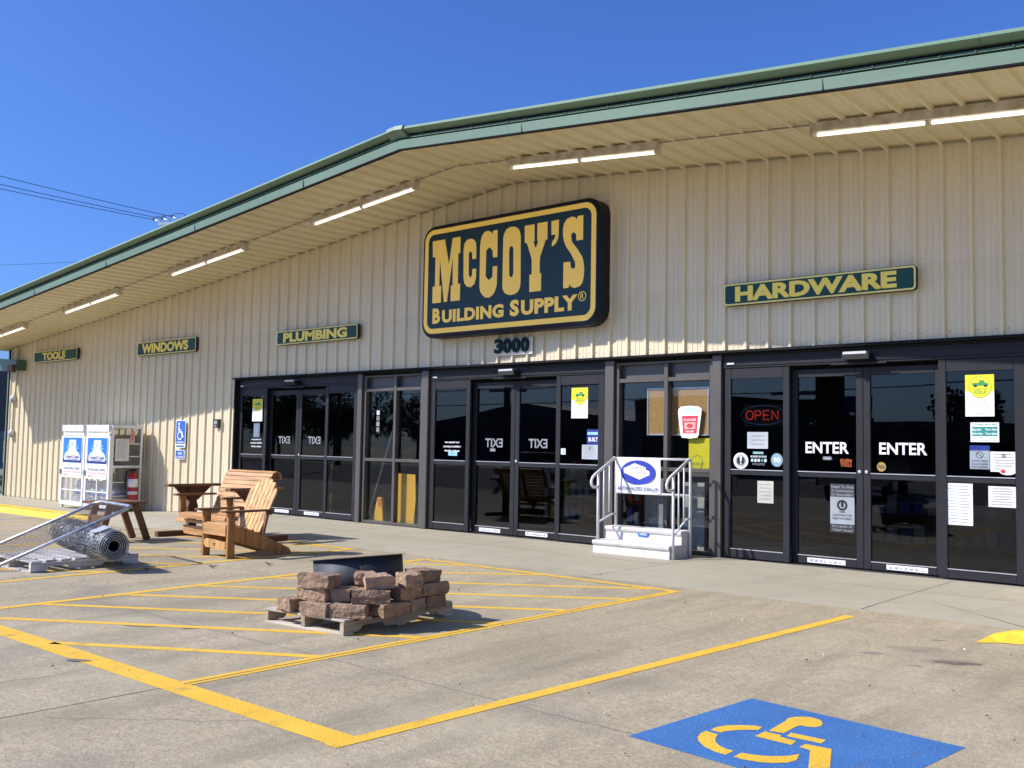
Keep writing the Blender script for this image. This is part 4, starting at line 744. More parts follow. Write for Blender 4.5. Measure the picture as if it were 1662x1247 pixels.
def gas(mb, x0, x1, z0, z1, y):
    w, h = x1-x0, z1-z0; zc = z0+.36*h; mb.rect(x0+.02, x1-.02, zc, z1-.03, y, m_pblue); cx = (x0+x1)/2; H = z1-.03-zc
    for k in range(9):
        a = radians_(20+k*17.5); mb.wall_poly([[(cx, zc+H*.45), (cx+min(.42*w, .5*H)*cos(a-.07), zc+H*.45+.45*H*sin(a-.07)), (cx+min(.42*w, .5*H)*cos(a+.07), zc+H*.45+.45*H*sin(a+.07))]], y-.0005, m_plight)
    mb.rect(x0+.02, x1-.02, zc, zc+H*.16, y-.0008, m_pdark)
    mb.wall_poly([[(cx-.40*w, zc+.10*H), (cx-.42*w, zc+.22*H), (cx-.36*w, zc+.38*H), (cx-.24*w, zc+.47*H), (cx-.16*w, zc+.58*H), (cx-.17*w, zc+.72*H), (cx-.19*w, zc+.88*H), (cx-.13*w, zc+.92*H), (cx+.13*w, zc+.92*H), (cx+.19*w, zc+.88*H), (cx+.17*w, zc+.72*H), (cx+.16*w, zc+.58*H), (cx+.24*w, zc+.47*H), (cx+.36*w, zc+.38*H), (cx+.42*w, zc+.22*H), (cx+.40*w, zc+.10*H)]], y-.001, M('printed_cylinder_white', (.62, .72, .78), .4, var=.12, scale=3))
    mb.wall_poly([[(cx-.06*w, zc+.66*H), (cx+.06*w, zc+.66*H), (cx+.04*w, zc+.84*H), (cx-.04*w, zc+.84*H)]], y-.0014, m_lgrey)
    zz = zc+.17*H; t0, t1 = cx-.36*w, cx+.36*w; u = (t1-t0)
    mb.wall_text('A', t0, t0+u*.13, zz, zz+.13*H, y-.002, m_pred, .03); mb.wall_text('meri', t0+u*.14, t0+u*.50, zz, zz+.13*H, y-.002, m_pdark, .03); mb.wall_text('G', t0+u*.52, t0+u*.70, zz, zz+.13*H, y-.002, m_pred, .03); mb.wall_text('as', t0+u*.72, t1, zz, zz+.10*H, y-.002, m_pdark, .03)
    mb.rect(cx-.28*w, cx+.28*w, zc+.12*H, zc+.145*H, y-.002, m_pdark)
    mb.wall_text('PROPANE EXCHANGE', x0+.05, x1-.05, z0+.29*h, z0+.325*h, y, m_plight, .02); mb.wall_text('AVAILABLE HERE', x0+.08, x1-.08, z0+.19*h, z0+.25*h, y, m_pdark, .03); mb.wall_text('EXCHANGE   PURCHASE', x0+.06, x1-.06, z0+.115*h, z0+.155*h, y, m_pred, .02); mb.wall_text('PRICE', x0+.10, x0+.34*w, z0+.04*h, z0+.085*h, y, m_pred, .03); mb.rect(x0+.5*w, x1-.08, z0+.05*h, z0+.07*h, y, m_lgrey)
radians_ = R
poster('gas_poster', 'blue and white propane poster on the left door of the cage', 'poster', X0+.09, xm-.12, .52, 1.46, Y0-.014, m_wprint, gas, 'propane posters')
poster('gas_poster', 'blue and white propane poster on the right door of the cage', 'poster', xm+.12, X1-.09, .52, 1.46, Y0-.014, m_wprint, gas, 'propane posters')
mb = MB(); Ts = Matrix.Translation((X1+.004, 0, 0)) @ Matrix.Rotation(pi/2, 4, 'Z')
q = MB(); q.box(-.84, -.52, -.006, -.002, .93, 1.42, m_offw)
for i in range(11): q.rect(-.80, -.57+random.uniform(-.04, .02), 1.36-.036*i, 1.368-.036*i, -.0068, m_grey)
mb.add(q.v, [f for f in q.f]); mb = MB()
for f, k in zip(q.f, q.mi): mb.add([q.v[i] for i in f], [tuple(range(len(f)))], q.m[k], Ts)
tag(mb.build('safety_notice'), 'large grey typed notice on the side of the gas cage', 'paper')
mb = MB(); mb.box(X1+.002, X1+.008, -.50, -.40, 1.32, 1.60, M('faded_pink_tag', (.55, .36, .31), .6)); mb.box(X1+.0085, X1+.010, -.46, -.44, 1.38, 1.55, m_red); tag(mb.build('hang_tag'), 'narrow faded pink tag on the side of the gas cage', 'label')
T = thing('fire_extinguisher', 'red fire extinguisher with white labels hung on the side of the gas cage', 'fire extinguisher', (X1+.12, -.46, .08))
Tm = Matrix.Translation((X1+.12, -.46, 0)); mb = MB(); mb.lathe([(.02, .06), (.10, .07), (.105, .10), (.105, .58), (.09, .64), (.045, .68), (.04, .72)], 18, m_red, Tm); mb.build('cylinder', parent=T)
mb = MB(); mb.lathe([(.107, .36), (.107, .54)], 18, m_wprint, Tm); mb.lathe([(.1065, .20), (.1065, .27)], 18, m_offw, Tm); mb.build('label_band', parent=T)
mb = MB(); mb.bbox(X1+.06, X1+.20, -.49, -.43, .72, .76, m_black); mb.bar((X1+.10, -.46, .76), (X1+.24, -.50, .82), .025, .02, m_lgrey); mb.tube([(X1+.07, -.48, .74), (X1+.0, -.55, .70), (X1+.02, -.58, .5), (X1+.05, -.58, .3)], .015, 8, m_black); mb.build('valve', parent=T)
tank = thing('gas_cylinder', 'white gas cylinder on the upper shelf of the cage, at the side', 'gas cylinder', (-18.05, -.58, .845), group='gas cylinders in the cage')
mb = MB(); mb.lathe([(.10, 0), (.12, .03), (.155, .06), (.155, .24), (.13, .30), (.05, .33), (.03, .37)], 16, m_white); mb.build('body', parent=tank, world=False)
mb = MB(); mb.lathe([(.157, .10), (.157, .19)], 16, m_ada); mb.build('label_band', parent=tank, world=False)
mb = MB(); mb.lathe([(.11, .28), (.115, .42), (.105, .42), (.10, .28)], 16, m_lgrey); mb.build('collar', parent=tank, world=False)
for i, (x, z, l) in enumerate(((-18.05, .022, 'white gas cylinder on the lower shelf of the cage, at the side'), (-18.5, .022, 'white gas cylinder low behind the right cage door, right one'), (-18.95, .022, 'white gas cylinder low behind the right cage door, left one'), (-19.35, .022, 'white gas cylinder low behind the left cage door, right one'), (-19.75, .022, 'white gas cylinder low behind the left cage door, left one'), (-18.6, .845, 'white gas cylinder on the upper shelf behind the right cage poster'), (-19.6, .845, 'white gas cylinder on the upper shelf behind the left cage poster'))):
    c = copy_tree(tank); c.location = (x, -.58, z); c['label'] = l

# ---------------------------------------------------------------- adirondack chair
def xf(x, y, z, rz=0): return Matrix.Translation((x, y, z)) @ Matrix.Rotation(rz, 4, 'Z')
A = thing('adirondack_chair', 'honey coloured slatted garden chair with fanned rounded back and wide arms', 'chair', (-7.67, -4.70, 0), R(-1))
def part(name, mb, m=None, parent=A): return mb.build(name, m, parent, world=False)
for s in (-1, 1):
    mb = MB(); mb.bbox(s*.27-.022, s*.27+.022, -.05, .045, 0, .548); part('front_leg', mb, m_wlz)
    mb = MB(); pts = [(-.13, -.065), (-.10, -.08), (.10, -.07), (.35, -.05), (.54, -.035), (.56, .02), (.35, .045), (.1, .065), (-.10, .075), (-.13, .055)]
    vs = [(s*(.30+w*.95), y, z) for z in (.550, .574) for y, w in pts]; n = len(pts)
    mb.add(vs, [tuple(range(n)), tuple(range(2*n-1, n-1, -1))]+[(i, (i+1) % n, (i+1) % n+n, i+n) for i in range(n)]); part('arm', mb, m_wtab)
    mb = MB(); pl = [(-.03, .23), (-.03, .385), (.10, .392), (.42, .275), (.86, .075), (.90, .015), (.87, 0), (.72, 0)]
    vs = [(s*.235+dx, y, z) for dx in (-.013, .013) for y, z in pl]; n = len(pl); mb.add(vs, [tuple(range(n)), tuple(range(2*n-1, n-1, -1))]+[(i, (i+1) % n, (i+1) % n+n, i+n) for i in range(n)]); part('side_rail', mb, m_wlz)
    mb = MB(); mb.bar((s*.272, .44, .26), (s*.285, .50, .550), .03, .06, upv=(1, 0, 0)); part('arm_support', mb, m_wtab)
mb = MB(); mb.bbox(-.247, .247, -.062, -.036, .265, .40); part('front_apron', mb, m_wx)
mb = MB(); mb.prism([(-.245, .15), (-.20, .11), (.20, .11), (.245, .14), (.245, .205), (.20, .195), (-.19, .215), (-.235, .20)], -.052, -.03)
mb.wall_poly([[(.028*(1 if k % 2 == 0 else .42)*sin(2*pi*k/10), .158+.028*(1 if k % 2 == 0 else .42)*cos(2*pi*k/10)) for k in range(10)]], -.0535, m_ink); part('lower_stretcher', mb, m_wz)
for i in range(5):
    y = -.03+.093*i; z = .392-.028*i-(.0 if i else 0); mb = MB(); mb.bbox(-.262, .262, y, y+.083, z, z+.02); part('seat_slat', mb, m_wx)
bd = Vector((0, .29, .66)).normalized(); bn = Vector((0, -bd.z, bd.y))
Lh = (.60, .675, .71, .722, .71, .675, .60)
for i in range(7):
    c = -.234+.078*i; w0, w1 = .033, .0375; sp = 1.0+.08; hh = Lh[i]; e = (-.05, -.02, -.008, 0, .008, .02, .05)[i]
    pl = [(c-w0, 0), (c+w0, 0), (c*sp+w1, hh+min(0, -e*.9)), (c*sp+w1*.5, hh+.012-abs(e)*.2), (c*sp-w1*.5, hh+.012-abs(e)*.2), (c*sp-w1, hh+min(0, e*.9))]
    o = Vector((0, .40, .27)); vs = [o+Vector((x, 0, 0))+bd*h+bn*d for d in (-.010, .010) for x, h in pl]; n = len(pl)
    mb = MB(); mb.add(vs, [tuple(range(n)), tuple(range(2*n-1, n-1, -1))]+[(i_, (i_+1) % n, (i_+1) % n+n, i_+n) for i_ in range(n)]); part('back_slat', mb, m_wz)
mb = MB()
for h, wd_ in ((.03, .26), (.30, .31), (.56, .27)):
    q = Vector((0, .40, .27))+bd*h-bn*.026; mb.bar(q+Vector((-wd_, 0, 0)), q+Vector((wd_, 0, 0)), .06, .026, upv=tuple(bn))
part('back_rail', mb, m_wtab)

# ---------------------------------------------------------------- swing glider bench
Bn = thing('glider_bench', 'stained wooden glider bench with rolled slatted back hanging from T-shaped end frames', 'bench', (-9.62, -3.4, 0), 0)
def pb(name, mb, m=None): return mb.build(name, m, Bn, world=False)
for s in (-1, 1):
    x = s*.79
    mb = MB(); mb.prism([(-.045, 0), (.045, 0), (.045, .075), (-.045, .075)], -.56, .56, None, Matrix.Translation((x, 0, 0))); pb('skid', mb, m_wd)
    mb = MB(); pl = [(-.07, .075), (.07, .075), (.055, .30), (.085, .42), (.06, .50), (.075, .72), (-.075, .72), (-.06, .50), (-.085, .42), (-.055, .30)]
    vs = [(x+dx, a, z) for dx in (-.034, .034) for a, z in pl]; n = len(pl); mb.add(vs, [tuple(range(n)), tuple(range(2*n-1, n-1, -1))]+[(i, (i+1) % n, (i+1) % n+n, i+n) for i in range(n)]); pb('end_post', mb, m_wd)
    mb = MB(); mb.add([(x+dx, y, z) for dx in (-.016, .016) for y, z in ((-.09, .52), (.09, .52), (.31, .7215), (-.31, .7215))], [(0, 1, 2, 3), (7, 6, 5, 4)]+[(i, (i+1) % 4, (i+1) % 4+4, i+4) for i in range(4)]); pb('brace', mb, m_wd)
    mb = MB(); mb.bbox(x-.07, x+.07, -.43, .44, .722, .760); pb('top_board', mb, m_wtab)
    for y in (-.30, .32):
        mb = MB(); a = Vector((x-s*.03, y, .72)); b = Vector((x-s*.17, y*(.75), .34)); nl = 16
        for k in range(nl):
            c = a.lerp(b, (k+.5)/nl); mb.tube([c+(b-a).normalized()*.016*sgn+Vector((0, .008, 0))*(k % 2)+Vector((.008, 0, 0))*((k+1) % 2) for sgn in (-1, 1)], .004, 5)
        pb('chain', mb, m_galv)
    mb = MB(); mb.bbox(s*.60-.05, s*.60+.05, -.40, .27, .60, .628); pb('arm_rest', mb, m_wtab)
    mb = MB(); mb.bbox(s*.60-.02, s*.60+.02, -.31, -.22, .30, .599); pb('arm_post', mb, m_wlz)
mb = MB(); mb.bbox(-.76, .76, -.16, -.12, .03, .16); pb('base_beam', mb, m_wx)
mb = MB(); mb.bbox(-.80, .72, -.25, -.21, .215, .262); pb('footboard', mb, m_wx)
prf = [(-.31, .285), (-.325, .325), (-.285, .355), (-.22, .358), (-.15, .352), (-.08, .345), (-.01, .335), (.06, .328), (.13, .328), (.195, .345), (.235, .395), (.262, .455), (.285, .518), (.308, .58), (.33, .643), (.352, .706), (.375, .768), (.40, .83), (.425, .89), (.455, .945), (.505, .972), (.56, .96), (.595, .91), (.59, .855)]
for i in range(len(prf)-1):
    a, b = prf[i], prf[i+1]; mb = MB(); d = Vector((0, b[0]-a[0], b[1]-a[1])); p0, p1 = Vector((0, *a))+d*.06, Vector((0, *b))-d*.06
    nn = Vector((1, 0, 0)).cross(d).normalized()*.009
    mb.add([q+Vector((xx, 0, 0))+nn*sg for xx in (-.585, .585) for q in (p0, p1) for sg in (-1, 1)], [(0, 1, 3, 2), (4, 6, 7, 5), (0, 4, 5, 1), (2, 3, 7, 6), (0, 2, 6, 4), (1, 5, 7, 3)]); pb('slat', mb, m_wx)
for x in (-.565, 0, .565):
    mb = MB(); cen = [(y+.02*0, z) for y, z in prf]; off = []
    for i, (y, z) in enumerate(prf):
        a = prf[max(0, i-1)]; b = prf[min(len(prf)-1, i+1)]; d = Vector((b[0]-a[0], b[1]-a[1])).normalized(); off.append((y+d.y*.055, z-d.x*.055))
    loop = [(y, z) for y, z in prf]+off[::-1]; n = len(prf)
    vs = [(x+dx, y, z) for dx in (-.018, .018) for y, z in [(p[0]+(o_[0]-p[0])*.22, p[1]+(o_[1]-p[1])*.22) for p, o_ in zip(prf, off)]+off[::-1]]; N2 = 2*n
    fs = [(i, i+1, N2-2-i, N2-1-i) for i in range(n-1)]+[(i+N2, i+1+N2, N2-2-i+N2, N2-1-i+N2) for i in range(n-1)]+[(i, (i+1) % N2, (i+1) % N2+N2, i+N2) for i in range(N2)]
    mb.add(vs, fs); pb('seat_frame', mb, m_wtab)

# ---------------------------------------------------------------- low brown table behind the wire roll
T = thing('low_table', 'weathered brown low wooden table with splayed legs behind the wire roll', 'table', (-10.25, -4.62, 0), R(0))
mb = MB()
for i in range(4): mb.bbox(-.30+.15*i, -.16+.15*i, -.40, .24, .515, .55)
mb.build('table_top', m_wtab, T, world=False)
for y, dy in ((-.24, -.14), (.12, .20)):
    for x in (-.20, .20):
        mb = MB(); mb.bar((x, y, .51), (x, y+dy, .0), .09, .045, upv=(1, 0, 0)); mb.build('leg', m_wtab, T, world=False)
mb = MB(); mb.bbox(-.20, .20, -.32, -.285, .12, .36); mb.build('end_panel', m_wtab, T, world=False)
mb = MB(); mb.bbox(-.22, .22, -.08, -.04, .42, .514); mb.build('cross_rail', m_wtab, T, world=False)

# ---------------------------------------------------------------- pallets
def pallet(name, label, x0, x1, y0, y1, h, mx, my, rz=0, nb=7, group='wooden pallets on the lot'):
    cx, cy = (x0+x1)/2, (y0+y1)/2; T = thing(name, label, 'pallet', (cx, cy, 0), rz, group); w, d = x1-x0, y1-y0
    for x in (-w/2, -.02, w/2-.04):
        mb = MB(); z0, z1 = .016, h-.018
        pl = [(-d/2, z0), (-d/2+.16, z0), (-d/2+.20, z0+.04), (-d/2+.40, z0+.04), (-d/2+.44, z0), (d/2-.44, z0), (d/2-.40, z0+.04), (d/2-.20, z0+.04), (d/2-.16, z0), (d/2, z0), (d/2, z1), (-d/2, z1)]
        vs = [(x+dx, y, z) for dx in (0, .04) for y, z in pl]; n = len(pl); mb.add(vs, [tuple(range(n)), tuple(range(2*n-1, n-1, -1))]+[(i, (i+1) % n, (i+1) % n+n, i+n) for i in range(n)]); mb.build('stringer', my, T, world=False)
    for i in range(nb):
        y = -d/2+(d-.10)*i/(nb-1)+random.uniform(-.012, .012)*(0 < i < nb-1); e0, e1 = random.uniform(-.012, .015), random.uniform(-.012, .012)
        mb = MB(); Tt = Matrix.Translation((0, y+.05, h-.009)) @ Matrix.Rotation(R(random.uniform(-1.2, 1.2)), 4, 'Z') @ Matrix.Rotation(R(random.uniform(-.5, .5)), 4, 'Y'); mb.bbox(-w/2+e0, w/2+e1, -.05, .05, -.0085, .0085, None, Tt, .003); mb.build('deck_board', mx, T, world=False)
    for y in (-d/2, -.05, d/2-.10):
        mb = MB(); mb.bbox(-w/2, w/2, y, y+.10, 0, .0155, b=.002); mb.build('base_board', mx, T, world=False)
    return T
pallet('pallet', 'worn pallet carrying the stacked blocks and the steel ring', -3.70, -2.82, -6.83, -5.60, .112, m_px, m_py, R(4))
pallet('pallet', 'pale whitewashed pallet under the wire roll at the left frame edge', -8.68, -7.62, -6.96, -5.76, .120, m_pwx, m_pwy, R(1), 8)

# ---------------------------------------------------------------- landscaping blocks, each its own thing
def stone(x, y, z, L, D, H, rz, m, label, seed):
    rnd = random.Random(seed); bm = bmesh.new(); bmesh.ops.create_cube(bm, size=1)
    bmesh.ops.subdivide_edges(bm, edges=bm.edges[:], cuts=5, use_grid_fill=True)
    from mathutils import noise
    for v in bm.verts:
        c = v.co.copy(); tp = 1-.22*(c.y+.5)   # narrower at the back
        p = Vector((c.x*L*tp, c.y*D, c.z*H))
        # rounded edges
        k = sum(1 for q in c if abs(q) > .49)
        if k >= 2: p = p*(.985 if k == 2 else .955)
        n = noise.noise_vector(Vector((c.x*2.2+seed*1.7, c.y*2.2, c.z*2.2+seed)))
        rough = .013 if (c.y < -.4 or abs(c.x) > .49) else .004
        v.co = p+n*rough+noise.noise_vector(Vector((c.x*7+seed, c.y*7, c.z*7)))*rough*.45
    me = bpy.data.meshes.new('landscape_block'); bm.to_mesh(me); bm.free(); me.materials.append(m)
    o = bpy.data.objects.new('landscape_block', me); C.objects.link(o); o.location = (x, y, z+H/2); o.rotation_euler = (R(rnd.uniform(-1.5, 1.5)), R(rnd.uniform(-1.5, 1.5)), rz)
    tag(o, label, 'stone block', 'landscaping blocks stacked on the pallet')
ST = [  # x, y, row, length, turn, label
(-3.40, -6.80, 0, .16, 5, 'small block standing alone at the left pallet corner'),
(-3.10, -6.745, 0, .33, 3, 'long block in the bottom layer, left of the front pair'),
(-2.86, -6.66, 0, .31, 28, 'rough faced block in the bottom layer at the front corner'),
(-2.74, -6.40, 0, .32, 92, 'smooth block in the bottom layer just right of the front corner'),
(-2.765, -6.15, 0, .16, 90, 'short block in the bottom layer, second from the right end'),
(-2.82, -5.91, 0, .26, 94, 'last block of the bottom layer at the right end'),
(-3.16, -6.73, 1, .28, 14, 'middle layer block at the left end of the stack'),
(-2.985, -6.62, 1, .19, 20, 'small cut block in the middle layer beside the dark gap'),
(-2.80, -6.52, 1, .31, 45, 'large pinkish block in the middle layer at the front corner'),
(-2.78, -6.22, 1, .27, 92, 'middle layer block half in shade right of the corner'),
(-2.80, -5.92, 1, .30, 90, 'middle layer block at the right end of the stack'),
(-3.13, -6.74, 2, .33, 10, 'long top layer block at the left end of the stack'),
(-2.80, -6.46, 2, .24, 62, 'top layer block at the front corner of the stack'),
(-2.72, -6.22, 2, .17, 80, 'small top layer block with one face in shade'),
(-2.83, -5.97, 2, .28, 92, 'top layer block at the right end of the stack'),
(-3.00, -6.42, 2, .17, 50, 'top layer block set back beside the steel ring, left one'),
(-2.97, -6.38, 1, .2, 60, 'block set back in the dark gap of the stack'),
(-3.10, -6.50, 0, .25, 15, 'bottom layer block set back in the dark gap')]
for i, (x, y, r_, L, a, l) in enumerate(ST): stone(x, y, .113+.1005*r_, L*.93, .19, .098, R(a+random.uniform(-3, 3)), m_stone[i % 3], l, i+3)
# steel fire ring, tilted
e = Vector((.564, .478, .068)).normalized(); dv = (Vector((-3.372, -6.171, .479))-Vector((2.825, -11.494, 1.3977))).normalized(); nz = e.cross(dv).normalized()
if nz.z < 0: nz = -nz
ex = e; ey = nz.cross(ex).normalized(); Tr = Matrix(((ex.x, ey.x, nz.x, -3.372), (ex.y, ey.y, nz.y, -6.171), (ex.z, ey.z, nz.z, .478), (0, 0, 0, 1)))
T = thing('fire_ring', 'dark steel fire ring standing tilted on the pallet behind the blocks', 'fire ring', (-3.372, -6.171, .115))
n_ = 64; mb = MB(); rr = .362
vs = [(r_*cos(2*pi*k/n_), r_*sin(2*pi*k/n_), z) for r_, z in ((rr, -.31), (rr, -.006), (rr-.004, -.006), (rr-.004, -.31)) for k in range(n_)]
mb.add(vs, [(i*n_+k, i*n_+(k+1) % n_, ((i+1) % 4)*n_+(k+1) % n_, ((i+1) % 4)*n_+k) for i in range(4) for k in range(n_)], None, Tr, True); mb.build('ring_wall', m_dsteel, T)
mb = MB(); vs = [(r_*cos(2*pi*k/n_), r_*sin(2*pi*k/n_), z) for r_, z in ((rr-.002, -.005), (rr+.030, -.005), (rr+.030, -.001), (rr-.002, -.001)) for k in range(n_)]
mb.add(vs, [(i*n_+k, i*n_+(k+1) % n_, ((i+1) % 4)*n_+(k+1) % n_, ((i+1) % 4)*n_+k) for i in range(4) for k in range(n_)], None, Tr); mb.build('rim', m_dsteel, T)

# ---------------------------------------------------------------- roll of wire fencing and tube gate
ra, rb = Vector((-7.06, -6.34, .285)), Vector((-8.85, -6.02, .290)); ax = (rb-ra).normalized(); Lr = (rb-ra).length; rs = Vector((0, 0, 1)).cross(ax).normalized(); ru = ax.cross(rs)
T = thing('wire_roll', 'big roll of galvanised wire fencing lying on the pale pallet', 'wire roll', (-7.9, -6.2, .12))
def rp(t, r, a): return ra+ax*t+rs*(r*cos(a))+ru*(r*sin(a))
mb = MB(); turns = 9; npt = 30
for i in range(26):   # wires round the roll, in a spiral
    t = Lr*(i+.5)/26; pts = []
    t0 = random.uniform(0, 6)
    for k in range(turns*npt+1):
        f = k/(turns*npt); rr_ = .055+.112*f+random.uniform(-.004, .008)*(i > 0); pts.append(rp(t+random.uniform(-.010, .010)*(i > 0), rr_, f*turns*2*pi))
    if 0 < i < 25: pts = pts[int(len(pts)*.62):]
    mb.tube(pts, .0030 if 0 < i < 25 else .0038, 3, None, False)
for tr in range(turns):
    for q in range(26 if tr > 5 else 9):
        f = (tr+q/26)/turns; rr_ = .055+.105*f; a = f*turns*2*pi; a = 2*pi*q/(26 if tr > 5 else 9)+tr*.11; pts = [rp(Lr*k/13, rr_+random.uniform(-.006, .012), a+random.uniform(-.06, .06)) for k in range(14)]
        mb.tube(pts, .0026, 3, None, False)
for _ in range(320):   # loose ends
    t = random.choice((random.uniform(.1, Lr), Lr-random.uniform(-.08, .25))); a = random.uniform(-.3, pi+.3); mb.tube([rp(t, .155, a), rp(t+random.uniform(-.07, .07), .165+random.uniform(.0, .045), a+random.uniform(-.3, .3)), rp(t+random.uniform(-.1, .1), .16, a+random.uniform(-.5, .5))], .0018, 3, None, False)
mb.build('wire_mesh', m_wire, T)
mb = MB()
for k in range(5): 
    r_ = .06+.022*k; pts = [rp(.004+.0*k, r_+.0018*j/6, 2*pi*j/32) for j in range(33)]; mb.tube(pts, .0055, 5, None, False)
mb.build('rolled_edge', m_wire, T)
n_ = 24; vs = []; 
for t in (.03, Lr-.03):
    for k in range(n_): vs.append(rp(t, .118, 2*pi*k/n_))
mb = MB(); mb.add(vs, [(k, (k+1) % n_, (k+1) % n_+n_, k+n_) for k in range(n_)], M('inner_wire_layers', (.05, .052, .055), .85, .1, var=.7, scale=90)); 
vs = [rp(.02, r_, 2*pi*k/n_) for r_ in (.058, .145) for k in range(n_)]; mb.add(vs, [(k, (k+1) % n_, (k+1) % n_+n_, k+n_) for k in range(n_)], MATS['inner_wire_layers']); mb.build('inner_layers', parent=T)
def tagp(t, a, w, h, m):
    mb = MB(); c = rp(t, .166, a); u = ax; v = (rs*(-sin(a))+ru*cos(a)); nn = u.cross(v)
    mb.add([c+u*(x*w)+v*(y*h)+nn*random.uniform(-.006, .006) for x, y in ((-.5, -.5), (.5, -.5), (.5, .5), (-.5, .5))], [(0, 1, 2, 3)], m); mb.build('label', parent=T)
tagp(1.15, 1.75, .17, .12, m_offw); tagp(.62, 2.55, .05, .12, m_wprint); tagp(.30, 1.2, .22, .16, M('plastic_sheet', (.45, .50, .56), .3))
P1, P2 = Vector((-8.70, -5.70, .652)), Vector((-7.655, -5.83, .648)); g = Vector((-.21, -.92, -.415)).normalized(); wv = (P2-P1); Lg = 1.72
T = thing('tube_gate', 'galvanised tube gate with chain link mesh leaning across the wire roll', 'gate', (-8.3, -6.5, .1))
def gp(u, v): return P1+wv*u+g*v
mb = MB(); rad = .10; pts = []
for (u, v), (a0, a1) in (((0, 0), (0, 0)),): pass
W_ = wv.length; c_ = .10
path = [gp(0, Lg), gp(0, c_), gp(.012, c_*.55), gp(c_*.45/W_, .018), gp(c_/W_, 0), gp(1-c_/W_, 0), gp(1-c_*.45/W_, .018), gp(1-.012, c_*.55), gp(1, c_), gp(1, Lg), gp(0, Lg)]
mb.tube(path, .0185, 10); mb.build('tube_frame', m_galv, T)
mb = MB(); wires(mb, gp(0, 0), wv.normalized(), g, W_, Lg, .078, .0030); mb.build('chain_link', M('rusty_chain_link', (.13, .10, .08), .7, .3), T)
# dry weed tufts in the joint
mw_ = M('dry_weed', (.16, .14, .07), .9)
for i, (x, y, l) in enumerate(((-6.75, -5.35, 'dry weed tuft on the pavement, nearest the garden chair'), (-7.0, -6.0, 'dry weed tuft on the pavement, just right of the wire roll'), (-6.9, -6.25, 'small dry weed tuft on the pavement below the wire roll'), (-6.55, -4.75, 'dry weed tuft on the pavement in front of the garden chair'))):
    mb = MB()
    for _ in range(16):
        a = random.uniform(0, 2*pi); s_ = random.uniform(.02, .065); mb.tube([(x, y, .004), (x+cos(a)*s_*.5, y+sin(a)*s_*.5, .02+random.uniform(0, .02)), (x+cos(a)*s_, y+sin(a)*s_, .012+random.uniform(0, .03))], .002, 3, mw_, False)
    tag(mb.build('weed_tuft'), l, 'weed', 'dry weed tufts on the pavement')

# ---------------------------------------------------------------- precast steps with railing and banner
T = thing('precast_steps', 'white precast concrete display steps with white tube railings before the bay window', 'steps', (-4.33, -.45, 0))
mb = MB()
def tread(x0, x1, y0, y1, z0, z1):
    pl = [(y0+.025, z0), (y0+.025, z0+.03), (y0+.035, z1-.075), (y0+.010, z1-.05), (y0, z1-.025), (y0+.008, z1-.006), (y0+.025, z1), (y1, z1), (y1, z0)]
    vs = [(x, y, z) for x in (x0, x1) for y, z in pl]; n = len(pl); mb.add(vs, [tuple(range(n)), tuple(range(2*n-1, n-1, -1))]+[(i, (i+1) % n, (i+1) % n+n, i+n) for i in range(n)])
tread(-4.955, -3.765, -.725, -.15, .0, .172); tread(-4.955, -3.765, -.43, -.15, .1725, .345)
# moulded panels on the risers
for i in range(6): mb.bbox(-4.86+.19*i, -4.72+.19*i, -.404, -.393, .20, .262, b=.004)
for i in range(6): mb.bbox(-4.86+.19*i, -4.72+.19*i, -.699, -.688, .035, .09, b=.004)
mb.build('steps', m_conc, T)
mb = MB(); mb.prism([(-4.42, .235), (-4.27, .235), (-4.255, .30), (-4.435, .30)], -.412, -.404, m_ada); mb.wall_text('STEPS', -4.40, -4.29, .255, .28, -.4128, m_wprint, .02); mb.build('maker_plate', parent=T)
for xr, zf, zbk in ((-4.905, .173, .346), (-3.735, 0, 0)):
    mb = MB(); h = 1.27
    mb.tube([(xr, -.24, zbk), (xr, -.24, h-.04), (xr, -.255, h), (xr, -.30, h)], .019, 10); mb.tube([(xr, -.66, zf), (xr, -.66, 1.08)], .019, 10)
    mb.tube([(xr, -.28, h), (xr, -.74, 1.045), (xr, -.79, 1.01), (xr, -.82, .96), (xr, -.815, .91), (xr, -.78, .88), (xr, -.73, .875), (xr, -.66, .885)], .019, 10)
    mb.tube([(xr, -.66, .30+zf*.6), (xr, -.33, .50), (xr, -.24, .50)], .014, 8)
    for y in (-.53, -.40): mb.tube([(xr, y, .33+(-y-.66)*-.55+zf*.5*0+(.06 if zf else 0)), (xr, y, 1.27-.49*(-y-.28)-.005)], .011, 8)
    mb.build('side_railing', m_rail, T)
mb = MB()
for z in (1.268, .80): mb.tube([(-4.905, -.24, z), (-3.735, -.24, z)], .016, 10)
mb.build('back_rail', m_rail, T)
T = thing('banner', 'white banner with a blue oval and AUTHORIZED DEALER tied to the step railing', 'banner', (-4.55, -.27, 1.04))
mb = MB(); bx0, bx1, bz0, bz1 = -4.885, -4.175, .80, 1.265; nx, nzv = 14, 6; vs = [(bx0+(bx1-bx0)*i/nx, -.262-.006*sin(i*.9+j*.4)-.004*sin(j*1.3), bz0+(bz1-bz0)*j/nzv-.012*sin(pi*i/nx)*(j == 0)) for i in range(nx+1) for j in range(nzv+1)]
mb.add(vs, [(i*(nzv+1)+j, (i+1)*(nzv+1)+j, (i+1)*(nzv+1)+j+1, i*(nzv+1)+j+1) for i in range(nx) for j in range(nzv)], m_wprint); mb.build('cloth', parent=T)
mb = MB(); mb.disc(-4.53, 1.08, .275, .165, -.2755, M('banner_blue', (.02, .04, .38), .5), 32)
